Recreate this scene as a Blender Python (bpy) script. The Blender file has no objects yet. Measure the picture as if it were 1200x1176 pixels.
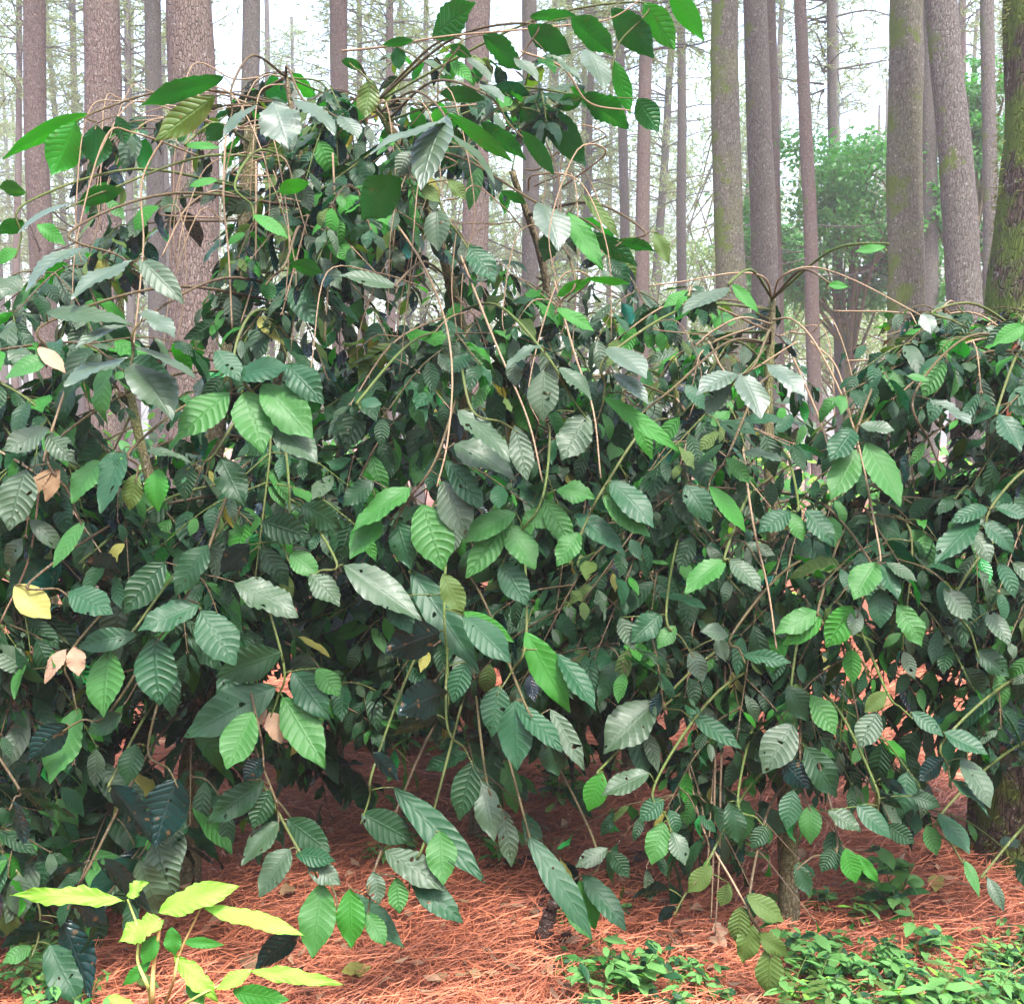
import bpy, math, random
import numpy as np
from mathutils import noise, Vector
rng = np.random.default_rng(11)
random.seed(5)
sc = bpy.context.scene
R = math.radians

# ------------------------------------------------------------ camera
F = 1287.0                      # focal length in pixels of the 1200 wide frame
PITCH = R(5.24)
CAM = np.array([0.0, 0.0, 1.5])
cd = bpy.data.cameras.new("camera"); cam = bpy.data.objects.new("camera", cd)
sc.collection.objects.link(cam); sc.camera = cam
cam.location = CAM; cam.rotation_euler = (math.pi/2 - PITCH, 0, 0)
cd.sensor_width = 36; cd.lens = 36*F/1200; cd.clip_end = 1000; cd.clip_start = 0.05
# ------------------------------------------------------------ sky, sun, exposure
SUN_EL, SUN_AZ = R(63), R(155)          # azimuth from +Y towards +X
w = bpy.data.worlds.new("World"); sc.world = w; w.use_nodes = True
nt = w.node_tree; nt.nodes.clear()
sky = nt.nodes.new("ShaderNodeTexSky"); sky.sky_type = 'NISHITA'; sky.sun_disc = False
sky.sun_elevation = SUN_EL; sky.sun_rotation = SUN_AZ; sky.dust_density = 3; sky.air_density = 1.0
hs = nt.nodes.new("ShaderNodeHueSaturation"); hs.inputs['Saturation'].default_value = 0.85
hs.inputs['Value'].default_value = 1.05
bg = nt.nodes.new("ShaderNodeBackground"); bg.inputs[1].default_value = 0.15
wo = nt.nodes.new("ShaderNodeOutputWorld")
nt.links.new(sky.outputs[0], hs.inputs['Color']); nt.links.new(hs.outputs[0], bg.inputs[0]); nt.links.new(bg.outputs[0], wo.inputs[0])
sl = bpy.data.lights.new("sun", 'SUN'); sl.energy = 1.3; sl.angle = R(10); sl.color = (1, .985, .96)
so = bpy.data.objects.new("sun", sl); sc.collection.objects.link(so)
sd = Vector((math.sin(SUN_AZ)*math.cos(SUN_EL), math.cos(SUN_AZ)*math.cos(SUN_EL), math.sin(SUN_EL)))
so.rotation_euler = sd.to_track_quat('Z', 'Y').to_euler(); so.location = (0, 0, 30)
sc.view_settings.view_transform = 'Standard'; sc.view_settings.look = 'None'
sc.view_settings.exposure = 2.62; sc.view_settings.gamma = 1
sc.cycles.use_denoising = True
sc.cycles.max_bounces = 7; sc.cycles.diffuse_bounces = 2; sc.cycles.glossy_bounces = 2
sc.cycles.transmission_bounces = 4; sc.cycles.volume_bounces = 1; sc.cycles.transparent_max_bounces = 8
sc.cycles.sample_clamp_indirect = 6

# ------------------------------------------------------------ helpers
FW = np.array([0, math.cos(PITCH), -math.sin(PITCH)]); UP = np.array([0, math.sin(PITCH), math.cos(PITCH)]); RT = np.array([1.0, 0, 0])
def at(px, py, D): return CAM + D*(FW + (px-600)/F*RT + (588-py)/F*UP)
def proj(p):
    q = np.asarray(p) - CAM; d = q@FW
    return 600 + F*(q@RT)/d, 588 - F*(q@UP)/d, d
def gz(x, y):
    z = 0.05*noise.noise((x*.6, y*.6, 0)) + 0.02*noise.noise((x*2.7, y*2.7, 3))
    if y > 8: z -= 0.075*(y-8) if y < 70 else 0.075*62
    if y > 90: z += 0.05*(y-90)
    if y < -3: z += .6*(-3-y)  # unseen slope added behind the camera to block the bright horizon
    return z
def ground_at(px, py):
    for k in range(400):
        D = 1.5 + k*.03
        p = at(px, py, D)
        if p[2] <= gz(p[0], p[1]): return p
    return at(px, py, 8)
def nrm(v): return v/(np.linalg.norm(v)+1e-9)

def new_mesh(name, V, Fc, mats, mi=None, uv=None, smooth=True):
    me = bpy.data.meshes.new(name)
    V = np.asarray(V, dtype=np.float32); Fc = np.asarray(Fc, dtype=np.int32); k = Fc.shape[1]
    me.vertices.add(len(V)); me.vertices.foreach_set('co', V.ravel())
    me.loops.add(Fc.size); me.loops.foreach_set('vertex_index', Fc.ravel())
    me.polygons.add(len(Fc)); me.polygons.foreach_set('loop_start', np.arange(0, Fc.size, k, dtype=np.int32))
    me.polygons.foreach_set('loop_total', np.full(len(Fc), k, dtype=np.int32))
    for m in mats: me.materials.append(m)
    if mi is not None: me.polygons.foreach_set('material_index', np.asarray(mi, dtype=np.int32))
    me.polygons.foreach_set('use_smooth', np.full(len(Fc), smooth))
    if uv is not None:
        l = me.uv_layers.new(name='UVMap'); l.data.foreach_set('uv', np.asarray(uv, dtype=np.float32)[Fc.ravel()].ravel())
    me.update(calc_edges=True); me.validate()
    return me
def link(name, me, parent=None, **props):
    o = bpy.data.objects.new(name, me); sc.collection.objects.link(o)
    if parent is not None: o.parent = parent
    for k, v in props.items(): o[k] = v
    return o
def empty(name, loc, label, cat, group=None):
    o = bpy.data.objects.new(name, None); sc.collection.objects.link(o); o.location = loc
    o.empty_display_size = .2
    o['label'] = label; o['category'] = cat
    if group: o['group'] = group
    return o

class Tubes:
    def __init__(s): s.V = []; s.F = []; s.n = 0
    def add(s, pts, rad, sides=6, jit=0):
        pts = np.asarray(pts, float); m = len(pts)
        rad = np.full(m, rad) if np.isscalar(rad) else np.asarray(rad)
        t = np.gradient(pts, axis=0); t /= np.linalg.norm(t, axis=1)[:, None]+1e-9
        ref = np.array([1.0, 0, 0]) if abs(t[0][0]) < .8 else np.array([0, 1.0, 0])
        a = np.arange(sides)*2*math.pi/sides
        for i in range(m):
            x = nrm(np.cross(t[i], ref)); y = np.cross(x, t[i]); ref = np.cross(t[i], x)*-1 if 0 else ref
            rr = rad[i]*(1+jit*rng.uniform(-1, 1, sides))
            s.V.append(pts[i] + (np.cos(a)*rr)[:, None]*x + (np.sin(a)*rr)[:, None]*y)
        for i in range(m-1):
            b = s.n + i*sides; j = np.arange(sides); k = (j+1) % sides
            s.F.append(np.stack([b+j, b+k, b+sides+k, b+sides+j], 1))
        # caps as degenerate fans
        s.n += m*sides
        for e, ctr in ((0, pts[0]), (m-1, pts[-1])):
            s.V.append(ctr[None]); c = s.n; s.n += 1
            b = c - (m*sides) + e*sides - (0 if e == 0 else 1)
            j = np.arange(sides); k = (j+1) % sides
            cc = np.full(sides, c)
            s.F.append(np.stack([b+k, b+j, cc, cc], 1) if e == 0 else np.stack([b+j, b+k, cc, cc], 1))
    def mesh(s, name, mat):
        V = np.concatenate(s.V); Fq = np.concatenate(s.F)
        me = bpy.data.meshes.new(name)
        me.from_pydata(V.tolist(), [], [tuple(f) if f[2] != f[3] else tuple(f[:3]) for f in Fq.tolist()])
        me.materials.append(mat)
        me.polygons.foreach_set('use_smooth', np.ones(len(me.polygons), bool)); me.update()
        return me
def curve(ps, n=12):
    """Catmull-Rom through points"""
    P = [np.asarray(p, float) for p in ps]
    P = [2*P[0]-P[1]] + P + [2*P[-1]-P[-2]]
    out = []
    for i in range(1, len(P)-2):
        for k in range(n if i < len(P)-3 else n+1):
            t = k/n; a, b, c, d = P[i-1:i+3]
            out.append(.5*((2*b)+(c-a)*t+(2*a-5*b+4*c-d)*t*t+(3*b-a-3*c+d)*t**3))
    return np.array(out)

# ------------------------------------------------------------ materials
def mat(name):
    m = bpy.data.materials.new(name); m.use_nodes = True; n = m.node_tree; n.nodes.clear()
    return m, n, n.nodes, n.links
def N(nd, typ, **kw):
    x = nd.new(typ)
    for k, v in kw.items():
        if k.startswith('i_'): x.inputs[int(k[2:])].default_value = v
        else: setattr(x, k, v)
    return x
def math_(nd, L, op, a, b=None, c=None):
    x = nd.new('ShaderNodeMath'); x.operation = op
    for i, q in enumerate((a, b, c)):
        if q is None: continue
        if isinstance(q, (int, float)): x.inputs[i].default_value = q
        else: L.new(q, x.inputs[i])
    return x.outputs[0]
def mix_(nd, L, fac, a, b):
    x = nd.new('ShaderNodeMix'); x.data_type = 'RGBA'
    for s, q in ((x.inputs[0], fac), (x.inputs[6], a), (x.inputs[7], b)):
        if isinstance(q, (int, float)): s.default_value = q
        elif isinstance(q, tuple): s.default_value = q if len(q) == 4 else q+(1,)
        else: L.new(q, s)
    return x.outputs[2]
def sstep(nd, L, v, a, b):
    x = nd.new('ShaderNodeMapRange'); x.interpolation_type = 'SMOOTHSTEP'
    L.new(v, x.inputs[0]); x.inputs[1].default_value = a; x.inputs[2].default_value = b
    return x.outputs[0]

def leaf_mat(name, ca, cb, rough=.33, trans=.22, tcol=(.12, .35, .02), bump=1.0, nv=9, under=(.10, .17, .07), spots=0.0, spec=.5, vein=.35, coat=0, edge=0, holes=0):
    m, n, nd, L = mat(name)
    uv = nd.new('ShaderNodeUVMap'); sx = nd.new('ShaderNodeSeparateXYZ'); L.new(uv.outputs[0], sx.inputs[0])
    u, v = sx.outputs[0], sx.outputs[1]
    av = math_(nd, L, 'ABSOLUTE', math_(nd, L, 'SUBTRACT', math_(nd, L, 'MULTIPLY', v, 2), 1))
    ph = math_(nd, L, 'SUBTRACT', math_(nd, L, 'MULTIPLY', u, nv), math_(nd, L, 'MULTIPLY', math_(nd, L, 'POWER', av, 1.35), 1.5))
    fr = math_(nd, L, 'FRACT', math_(nd, L, 'ADD', ph, 5))
    tri = math_(nd, L, 'ABSOLUTE', math_(nd, L, 'SUBTRACT', math_(nd, L, 'MULTIPLY', fr, 2), 1))   # 1 at vein, 0 between
    h1 = math_(nd, L, 'SUBTRACT', 1, math_(nd, L, 'POWER', tri, 2.2))       # pillow between veins
    mid = sstep(nd, L, av, 0.0, 0.10)
    edgefade = math_(nd, L, 'SUBTRACT', 1, math_(nd, L, 'MULTIPLY', sstep(nd, L, av, .6, 1.0), .3))
    h = math_(nd, L, 'MULTIPLY', math_(nd, L, 'MULTIPLY', h1, mid), edgefade)
    tc = nd.new('ShaderNodeTexCoord')
    nz = N(nd, 'ShaderNodeTexNoise'); L.new(tc.outputs['Object'], nz.inputs[0]); nz.inputs['Scale'].default_value = 60; nz.inputs['Detail'].default_value = 4
    h2 = math_(nd, L, 'ADD', math_(nd, L, 'MULTIPLY', h, 1.0), math_(nd, L, 'MULTIPLY', nz.outputs[0], .35))
    bp = nd.new('ShaderNodeBump'); bp.inputs['Strength'].default_value = .6*bump; bp.inputs['Distance'].default_value = .004
    L.new(h2, bp.inputs['Height'])
    geo = nd.new('ShaderNodeNewGeometry')
    L.new(math_(nd, L, 'ADD', .18*bump, math_(nd, L, 'MULTIPLY', math_(nd, L, 'FRACT', math_(nd, L, 'MULTIPLY', geo.outputs['Random Per Island'], 17.3)), .5*bump)), bp.inputs['Strength'])
    rnd = geo.outputs['Random Per Island']
    col = mix_(nd, L, rnd, ca, cb)
    nz2 = N(nd, 'ShaderNodeTexNoise'); L.new(tc.outputs['Object'], nz2.inputs[0]); nz2.inputs['Scale'].default_value = 14; nz2.inputs['Detail'].default_value = 5
    vcol = tuple(min(1, c*2.3+.03) for c in ca)
    veinm = math_(nd, L, 'MAXIMUM', math_(nd, L, 'MULTIPLY', sstep(nd, L, tri, .82, 1.0), .45), math_(nd, L, 'SUBTRACT', 1, sstep(nd, L, av, .02, .07)))
    col = mix_(nd, L, math_(nd, L, 'MULTIPLY', veinm, vein), col, vcol)
    # blotches, dust
    col = mix_(nd, L, math_(nd, L, 'MULTIPLY', sstep(nd, L, nz2.outputs[0], .5, .72), .3), col, tuple(min(1, c*1.7+.02) for c in cb))
    if spots:
        nz3 = N(nd, 'ShaderNodeTexNoise'); L.new(tc.outputs['Object'], nz3.inputs[0]); nz3.inputs['Scale'].default_value = 45
        col = mix_(nd, L, math_(nd, L, 'MULTIPLY', sstep(nd, L, nz3.outputs[0], .66, .7), spots), col, (.16, .08, .03))
    if edge:
        ev = sstep(nd, L, math_(nd, L, 'ADD', av, math_(nd, L, 'MULTIPLY', nz2.outputs[0], .9)), 1.05, 1.35)
        col = mix_(nd, L, math_(nd, L, 'MULTIPLY', ev, edge), col, (.13, .06, .02))
        gv = math_(nd, L, 'MULTIPLY', math_(nd, L, 'MAXIMUM', sstep(nd, L, tri, .6, 1.0), math_(nd, L, 'SUBTRACT', 1, sstep(nd, L, av, .05, .2))), .5*edge)
        col = mix_(nd, L, gv, col, (.10, .20, .03))
    col2 = mix_(nd, L, geo.outputs['Backfacing'], col, under)
    p = nd.new('ShaderNodeBsdfPrincipled'); L.new(col2, p.inputs['Base Color']); L.new(bp.outputs[0], p.inputs['Normal'])
    rg = math_(nd, L, 'ADD', math_(nd, L, 'MULTIPLY', nz2.outputs[0], .25), rough-.1)
    rg = math_(nd, L, 'ADD', rg, math_(nd, L, 'MULTIPLY', geo.outputs['Backfacing'], .25))
    L.new(rg, p.inputs['Roughness']); p.inputs['Specular IOR Level'].default_value = spec
    p.inputs['Coat Weight'].default_value = coat; p.inputs['Coat Roughness'].default_value = .2
    t = nd.new('ShaderNodeBsdfTranslucent')
    tcm = mix_(nd, L, math_(nd, L, 'MULTIPLY', math_(nd, L, 'MAXIMUM', veinm, math_(nd, L, 'MULTIPLY', nz2.outputs[0], .5)), .9), tcol, tuple(c*.5 for c in tcol)); L.new(tcm, t.inputs[0])
    mx = nd.new('ShaderNodeMixShader'); mx.inputs[0].default_value = trans
    L.new(p.outputs[0], mx.inputs[1]); L.new(t.outputs[0], mx.inputs[2])
    res = mx.outputs[0]
    if holes:
        nh = N(nd, 'ShaderNodeTexNoise'); L.new(tc.outputs['Object'], nh.inputs[0]); nh.inputs['Scale'].default_value = 38; nh.inputs['Detail'].default_value = 1
        th = math_(nd, L, 'GREATER_THAN', nh.outputs[0], holes)
        tr = nd.new('ShaderNodeBsdfTransparent'); m2 = nd.new('ShaderNodeMixShader'); L.new(th, m2.inputs[0]); L.new(res, m2.inputs[1]); L.new(tr.outputs[0], m2.inputs[2]); res = m2.outputs[0]
    out = nd.new('ShaderNodeOutputMaterial'); L.new(res, out.inputs[0])
    return m
LM = [
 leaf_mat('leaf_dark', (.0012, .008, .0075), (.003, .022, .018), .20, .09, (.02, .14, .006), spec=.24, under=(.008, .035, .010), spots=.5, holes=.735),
 leaf_mat('leaf_green', (.006, .125, .028), (.022, .24, .05), .26, .2, (.03, .42, .01), spec=.34, under=(.03, .12, .02), spots=.5),
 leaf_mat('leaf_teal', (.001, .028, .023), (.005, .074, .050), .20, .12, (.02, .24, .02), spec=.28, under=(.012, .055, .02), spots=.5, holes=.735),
 leaf_mat('leaf_lime', (.10, .34, .015), (.20, .42, .025), .4, .28, (.18, .50, .012), bump=1.0, under=(.2, .45, .04), vein=.7, spots=.5, edge=.25),
 leaf_mat('leaf_yellow', (.42, .30, .05), (.28, .28, .03), .4, .25, (.5, .4, .02), under=(.28, .27, .06), spots=.9, bump=.8, edge=.8),
 leaf_mat('leaf_pink', (.36, .19, .13), (.46, .32, .24), .5, .15, (.5, .3, .2), under=(.35, .22, .14), bump=.6, spots=.7, edge=.7),
 leaf_mat('leaf_olive', (.026, .070, .005), (.07, .12, .012), .4, .28, (.14, .28, .01), under=(.06, .11, .015), spots=.8, edge=.3),
 leaf_mat('leaf_brown', (.18, .10, .04), (.28, .17, .09), .6, .15, (.3, .15, .03), under=(.22, .14, .07), bump=.6),
 leaf_mat('leaf_sky_grey', (.005, .013, .018), (.016, .028, .040), .24, .08, (.03, .08, .015), spots=.8, spec=.42, coat=.04, under=(.03, .06, .025), holes=.72),  # blue-grey base colour stands in for sky reflected on the leaves
 leaf_mat('leaf_bright', (.010, .16, .004), (.03, .25, .008), .36, .33, (.03, .32, .006), under=(.02, .16, .006), spots=.5),
 leaf_mat('leaf_weed', (.02, .11, .015), (.16, .34, .07), .5, .3, (.15, .5, .04), bump=.4, under=(.1, .25, .06), spots=.5),
 leaf_mat('leaf_waxy_sheen', (.022, .062, .050), (.06, .095, .09), .26, .10, (.04, .18, .02), spots=.6, spec=.85, coat=.3, under=(.03, .06, .025)),  # waxy gloss, with whitish sky sheen also put into the paler base colour
 leaf_mat('leaf_backlit', (.004, .05, .008), (.008, .085, .012), .3, .34, (.015, .16, .006), spec=.3, under=(.006, .05, .008), spots=.4),
]
MI = dict(k=0, d=0, g=1, t=2, L=3, Y=4, p=5, O=6, b=7, w=8, s=8, G=9)

def bark_mat(name, c1, c2, c3, scale=1.0, moss=0.0, zs=.28, bump=.8, mossc=(.055, .075, .014)):
    m, n, nd, L = mat(name)
    tc = nd.new('ShaderNodeTexCoord'); mp = nd.new('ShaderNodeMapping'); L.new(tc.outputs['Object'], mp.inputs[0])
    mp.inputs['Scale'].default_value = (1, 1, zs)
    vo = N(nd, 'ShaderNodeTexVoronoi'); vo.feature = 'DISTANCE_TO_EDGE'; L.new(mp.outputs[0], vo.inputs[0]); vo.inputs['Scale'].default_value = 42*scale
    nz = N(nd, 'ShaderNodeTexNoise'); L.new(mp.outputs[0], nz.inputs[0]); nz.inputs['Scale'].default_value = 40*scale; nz.inputs['Detail'].default_value = 6; nz.inputs['Roughness'].default_value = .7
    nb = N(nd, 'ShaderNodeTexNoise'); L.new(tc.outputs['Object'], nb.inputs[0]); nb.inputs['Scale'].default_value = 2.2; nb.inputs['Detail'].default_value = 5
    col = mix_(nd, L, sstep(nd, L, nz.outputs[0], .35, .65), c1, c2)
    col = mix_(nd, L, sstep(nd, L, nb.outputs[0], .42, .62), col, c3)
    crack = sstep(nd, L, vo.outputs[0], 0.0, .12)
    col = mix_(nd, L, math_(nd, L, 'MULTIPLY', math_(nd, L, 'SUBTRACT', 1, crack), .55), col, tuple(c*.22 for c in c1))
    # pale lichen flecks
    nf = N(nd, 'ShaderNodeTexNoise'); L.new(tc.outputs['Object'], nf.inputs[0]); nf.inputs['Scale'].default_value = 30*scale; nf.inputs['Detail'].default_value = 3
    col = mix_(nd, L, math_(nd, L, 'MULTIPLY', sstep(nd, L, nf.outputs[0], .60, .70), .4), col, (.36, .35, .32))
    if moss:
        nm = N(nd, 'ShaderNodeTexNoise'); L.new(tc.outputs['Object'], nm.inputs[0]); nm.inputs['Scale'].default_value = 3.2; nm.inputs['Detail'].default_value = 8; nm.inputs['Roughness'].default_value = .7
        geo = nd.new('ShaderNodeNewGeometry'); sx = nd.new('ShaderNodeSeparateXYZ'); L.new(geo.outputs['Normal'], sx.inputs[0])
        mv = math_(nd, L, 'SUBTRACT', nm.outputs[0], math_(nd, L, 'MULTIPLY', sx.outputs[0], .10))
        mk = sstep(nd, L, mv, .66-.13*moss, .76-.13*moss)
        mc = mix_(nd, L, nz.outputs[0], mossc, tuple(c*1.9 for c in mossc))
        col = mix_(nd, L, mk, col, mc)
    p = nd.new('ShaderNodeBsdfPrincipled'); L.new(col, p.inputs['Base Color']); p.inputs['Roughness'].default_value = .9; p.inputs['Specular IOR Level'].default_value = .2
    bp = nd.new('ShaderNodeBump'); bp.inputs['Strength'].default_value = bump; bp.inputs['Distance'].default_value = .02/scale
    L.new(math_(nd, L, 'ADD', math_(nd, L, 'MULTIPLY', crack, .7), math_(nd, L, 'MULTIPLY', nz.outputs[0], .6)), bp.inputs['Height']); L.new(bp.outputs[0], p.inputs['Normal'])
    out = nd.new('ShaderNodeOutputMaterial'); L.new(p.outputs[0], out.inputs[0])
    return m
M_pine = bark_mat('pine_bark', (.078, .066, .056), (.145, .126, .112), (.115, .103, .086), 1.5, .35)
M_pine_red = bark_mat('pine_bark_red', (.098, .066, .055), (.165, .120, .102), (.13, .098, .080), 1.5, .1)
M_pine_moss = bark_mat('pine_bark_moss', (.080, .070, .052), (.145, .128, .105), (.115, .112, .068), 1.4, .95)
M_moss_near = bark_mat('pine_bark_moss_near', (0.044, 0.028, 0.022), (0.104, 0.068, 0.056), (0.080, 0.056, 0.040), 2.1, 1.15, zs=.25, bump=1)
M_stem = bark_mat('coffee_bark', (.085, .065, .035), (.20, .16, .09), (.15, .15, .055), 3.0, .6, zs=.5)
M_twig = bark_mat('twig_bark', (0.208, 0.136, 0.080), (0.368, 0.272, 0.176), (0.288, 0.200, 0.120), 6.0, 0, zs=1, bump=.4)
M_brown = bark_mat('branch_bark', (.06, .04, .022), (.13, .09, .05), (.10, .08, .035), 6.0, 0, zs=1, bump=.4)
M_gtwig = bark_mat('green_twig', (0.05, 0.09, 0.018), (0.11, 0.14, 0.035), (0.10, 0.11, 0.035), 6.0, 0, zs=1, bump=.3)
M_dead = bark_mat('dead_wood', (.035, .02, .016), (.09, .05, .04), (.06, .035, .03), 4.0, .1, zs=1)
def flat_mat(name, ca, cb, rough=.8, trans=0, tcol=(0, 0, 0)):
    m, n, nd, L = mat(name)
    geo = nd.new('ShaderNodeNewGeometry')
    nzt = N(nd, 'ShaderNodeTexNoise'); nzt.inputs['Scale'].default_value = 8
    col = mix_(nd, L, geo.outputs['Random Per Island'], ca, cb)
    col = mix_(nd, L, math_(nd, L, 'MULTIPLY', nzt.outputs[0], .4), col, tuple(.5*(a+b) for a, b in zip(ca, cb)))
    p = nd.new('ShaderNodeBsdfPrincipled'); L.new(col, p.inputs['Base Color']); p.inputs['Roughness'].default_value = rough
    out = nd.new('ShaderNodeOutputMaterial')
    if trans:
        t = nd.new('ShaderNodeBsdfTranslucent'); t.inputs[0].default_value = tcol+(1,)
        mx = nd.new('ShaderNodeMixShader'); mx.inputs[0].default_value = trans
        L.new(p.outputs[0], mx.inputs[1]); L.new(t.outputs[0], mx.inputs[2]); L.new(mx.outputs[0], out.inputs[0])
    else: L.new(p.outputs[0], out.inputs[0])
    return m
M_needle_dead = flat_mat('pine_needle_litter', (.15, .034, .016), (.70, .225, .105), .6)
M_needle = flat_mat('pine_needles', (.10, .15, .05), (.20, .24, .09), .6, .3, (.3, .4, .1))
M_broad = flat_mat('broad_foliage', (.022, .12, .02), (.085, .25, .04), .5, .3, (.08, .5, .03))
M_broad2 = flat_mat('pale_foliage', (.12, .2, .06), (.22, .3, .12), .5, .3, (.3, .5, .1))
M_chip = flat_mat('litter_pieces', (.10, .05, .03), (.38, .22, .12), .8)
M_flesh = flat_mat('cut_wood', (.62, .10, .05), (.55, .16, .09), .6)

def ground_mat():
    m, n, nd, L = mat('forest_floor')
    tc = nd.new('ShaderNodeTexCoord')
    n1 = N(nd, 'ShaderNodeTexNoise'); L.new(tc.outputs['Object'], n1.inputs[0]); n1.inputs['Scale'].default_value = 55; n1.inputs['Detail'].default_value = 8; n1.inputs['Roughness'].default_value = .8
    n2 = N(nd, 'ShaderNodeTexNoise'); L.new(tc.outputs['Object'], n2.inputs[0]); n2.inputs['Scale'].default_value = 1.7; n2.inputs['Detail'].default_value = 6
    wv = N(nd, 'ShaderNodeTexWave'); L.new(tc.outputs['Object'], wv.inputs[0]); wv.inputs['Scale'].default_value = 20; wv.inputs['Distortion'].default_value = 30; wv.inputs['Detail'].default_value = 4
    c = mix_(nd, L, sstep(nd, L, n1.outputs[0], .35, .65), (.07, .018, .009), (.46, .13, .06))
    c = mix_(nd, L, math_(nd, L, 'MULTIPLY', wv.outputs[1], .35), c, (.42, .15, .09))
    c = mix_(nd, L, math_(nd, L, 'MULTIPLY', sstep(nd, L, n2.outputs[0], .56, .66), .5), c, (.10, .06, .035))
    sx = nd.new('ShaderNodeSeparateXYZ'); L.new(tc.outputs['Object'], sx.inputs[0])
    c = mix_(nd, L, sstep(nd, L, math_(nd, L, 'MULTIPLY', sx.outputs[1], -1), 2.5, 5), c, (.02, .04, .012))   # dark green on the unseen bank, added to keep low sky off the leaves
    p = nd.new('ShaderNodeBsdfPrincipled'); L.new(c, p.inputs['Base Color']); p.inputs['Roughness'].default_value = .9
    bp = nd.new('ShaderNodeBump'); bp.inputs['Distance'].default_value = .02; L.new(n1.outputs[0], bp.inputs['Height']); L.new(bp.outputs[0], p.inputs['Normal'])
    out = nd.new('ShaderNodeOutputMaterial'); L.new(p.outputs[0], out.inputs[0])
    return m

# ------------------------------------------------------------ ground
def build_ground():
    ys = np.concatenate([np.linspace(-34, -3.5, 24), np.linspace(-3, 1, 8), np.linspace(1.1, 9, 80), np.linspace(9.5, 30, 42), np.linspace(32, 120, 40)])
    xs = np.concatenate([np.linspace(-110, -9, 40), np.linspace(-8.5, -3.2, 22), np.linspace(-3, 3, 61), np.linspace(3.2, 8.5, 22), np.linspace(9, 110, 40)])
    V = np.array([[x, y, gz(x, y)] for y in ys for x in xs]); nx = len(xs)
    Fc = [[j*nx+i, j*nx+i+1, (j+1)*nx+i+1, (j+1)*nx+i] for j in range(len(ys)-1) for i in range(nx-1)]
    link('ground', new_mesh('ground', V, Fc, [ground_mat()]), kind='structure')
build_ground()

# pine needle litter: thin bent ribbons heaped on the near ground
def litter():
    n = 80000
    y = 2.35 + rng.random(n)**1.35*5.0; x = rng.uniform(-1, 1, n)*(.55*y+.15)
    L_ = rng.uniform(.05, .15, n)*.5; a = rng.uniform(0, 2*math.pi, n)
    h = np.array([gz(a_, b_) for a_, b_ in zip(x, y)]) + rng.random(n)**2*.035+.003
    V = np.zeros((n, 6, 3)); wd = rng.uniform(.0004, .0009, n)*(.5+y*.22)
    bend = rng.normal(0, .25, n); tilt = rng.normal(0, .16, n)
    for k, t in enumerate((-1, 0, 1)):
        ax = np.cos(a)*L_*t - np.sin(a)*L_*bend*(t*t); ay = np.sin(a)*L_*t + np.cos(a)*L_*bend*(t*t)
        zz = h + np.abs(tilt)*L_*(t+1)*.8
        for s, sg in enumerate((-1, 1)):
            V[:, k*2+s, 0] = x+ax-np.sin(a)*wd*sg; V[:, k*2+s, 1] = y+ay+np.cos(a)*wd*sg; V[:, k*2+s, 2] = zz+wd*sg*.7
    b = np.arange(n)[:, None]*6
    Fc = np.concatenate([b+np.array([[0, 2, 3, 1]]), b+np.array([[2, 4, 5, 3]])])
    link('pine_needle_litter', new_mesh('pine_needle_litter', V.reshape(-1, 3), Fc, [M_needle_dead], smooth=False), kind='stuff', label='rust red fallen pine needles covering the ground', category='needle litter')
litter()
def litter_bits():
    """dead leaves and bark flakes mixed in the litter"""
    n = 900; V = []; Fc = []
    for i in range(n):
        y = 2.4+rng.random()**1.3*4; x = rng.uniform(-1, 1)*(.5*y+.1); 
        z = gz(x, y)+.02+rng.random()*.02; a = rng.uniform(0, 6.28); l = rng.uniform(.01, .035); w_ = l*rng.uniform(.3, .6)
        c, s = math.cos(a), math.sin(a); b = len(V)
        for u_, v_ in ((-1, 0), (-.2, -1), (1, .1), (.1, 1)):
            V.append([x+(u_*l)*c-(v_*w_)*s, y+(u_*l)*s+(v_*w_)*c, z+rng.normal(0, .006)])
        Fc.append([b, b+1, b+2, b+3])
    link('leaf_litter', new_mesh('leaf_litter', V, Fc, [M_chip], smooth=False), kind='stuff', label='small brown leaf and bark scraps lying among the needles', category='leaf litter')
litter_bits()

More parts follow.
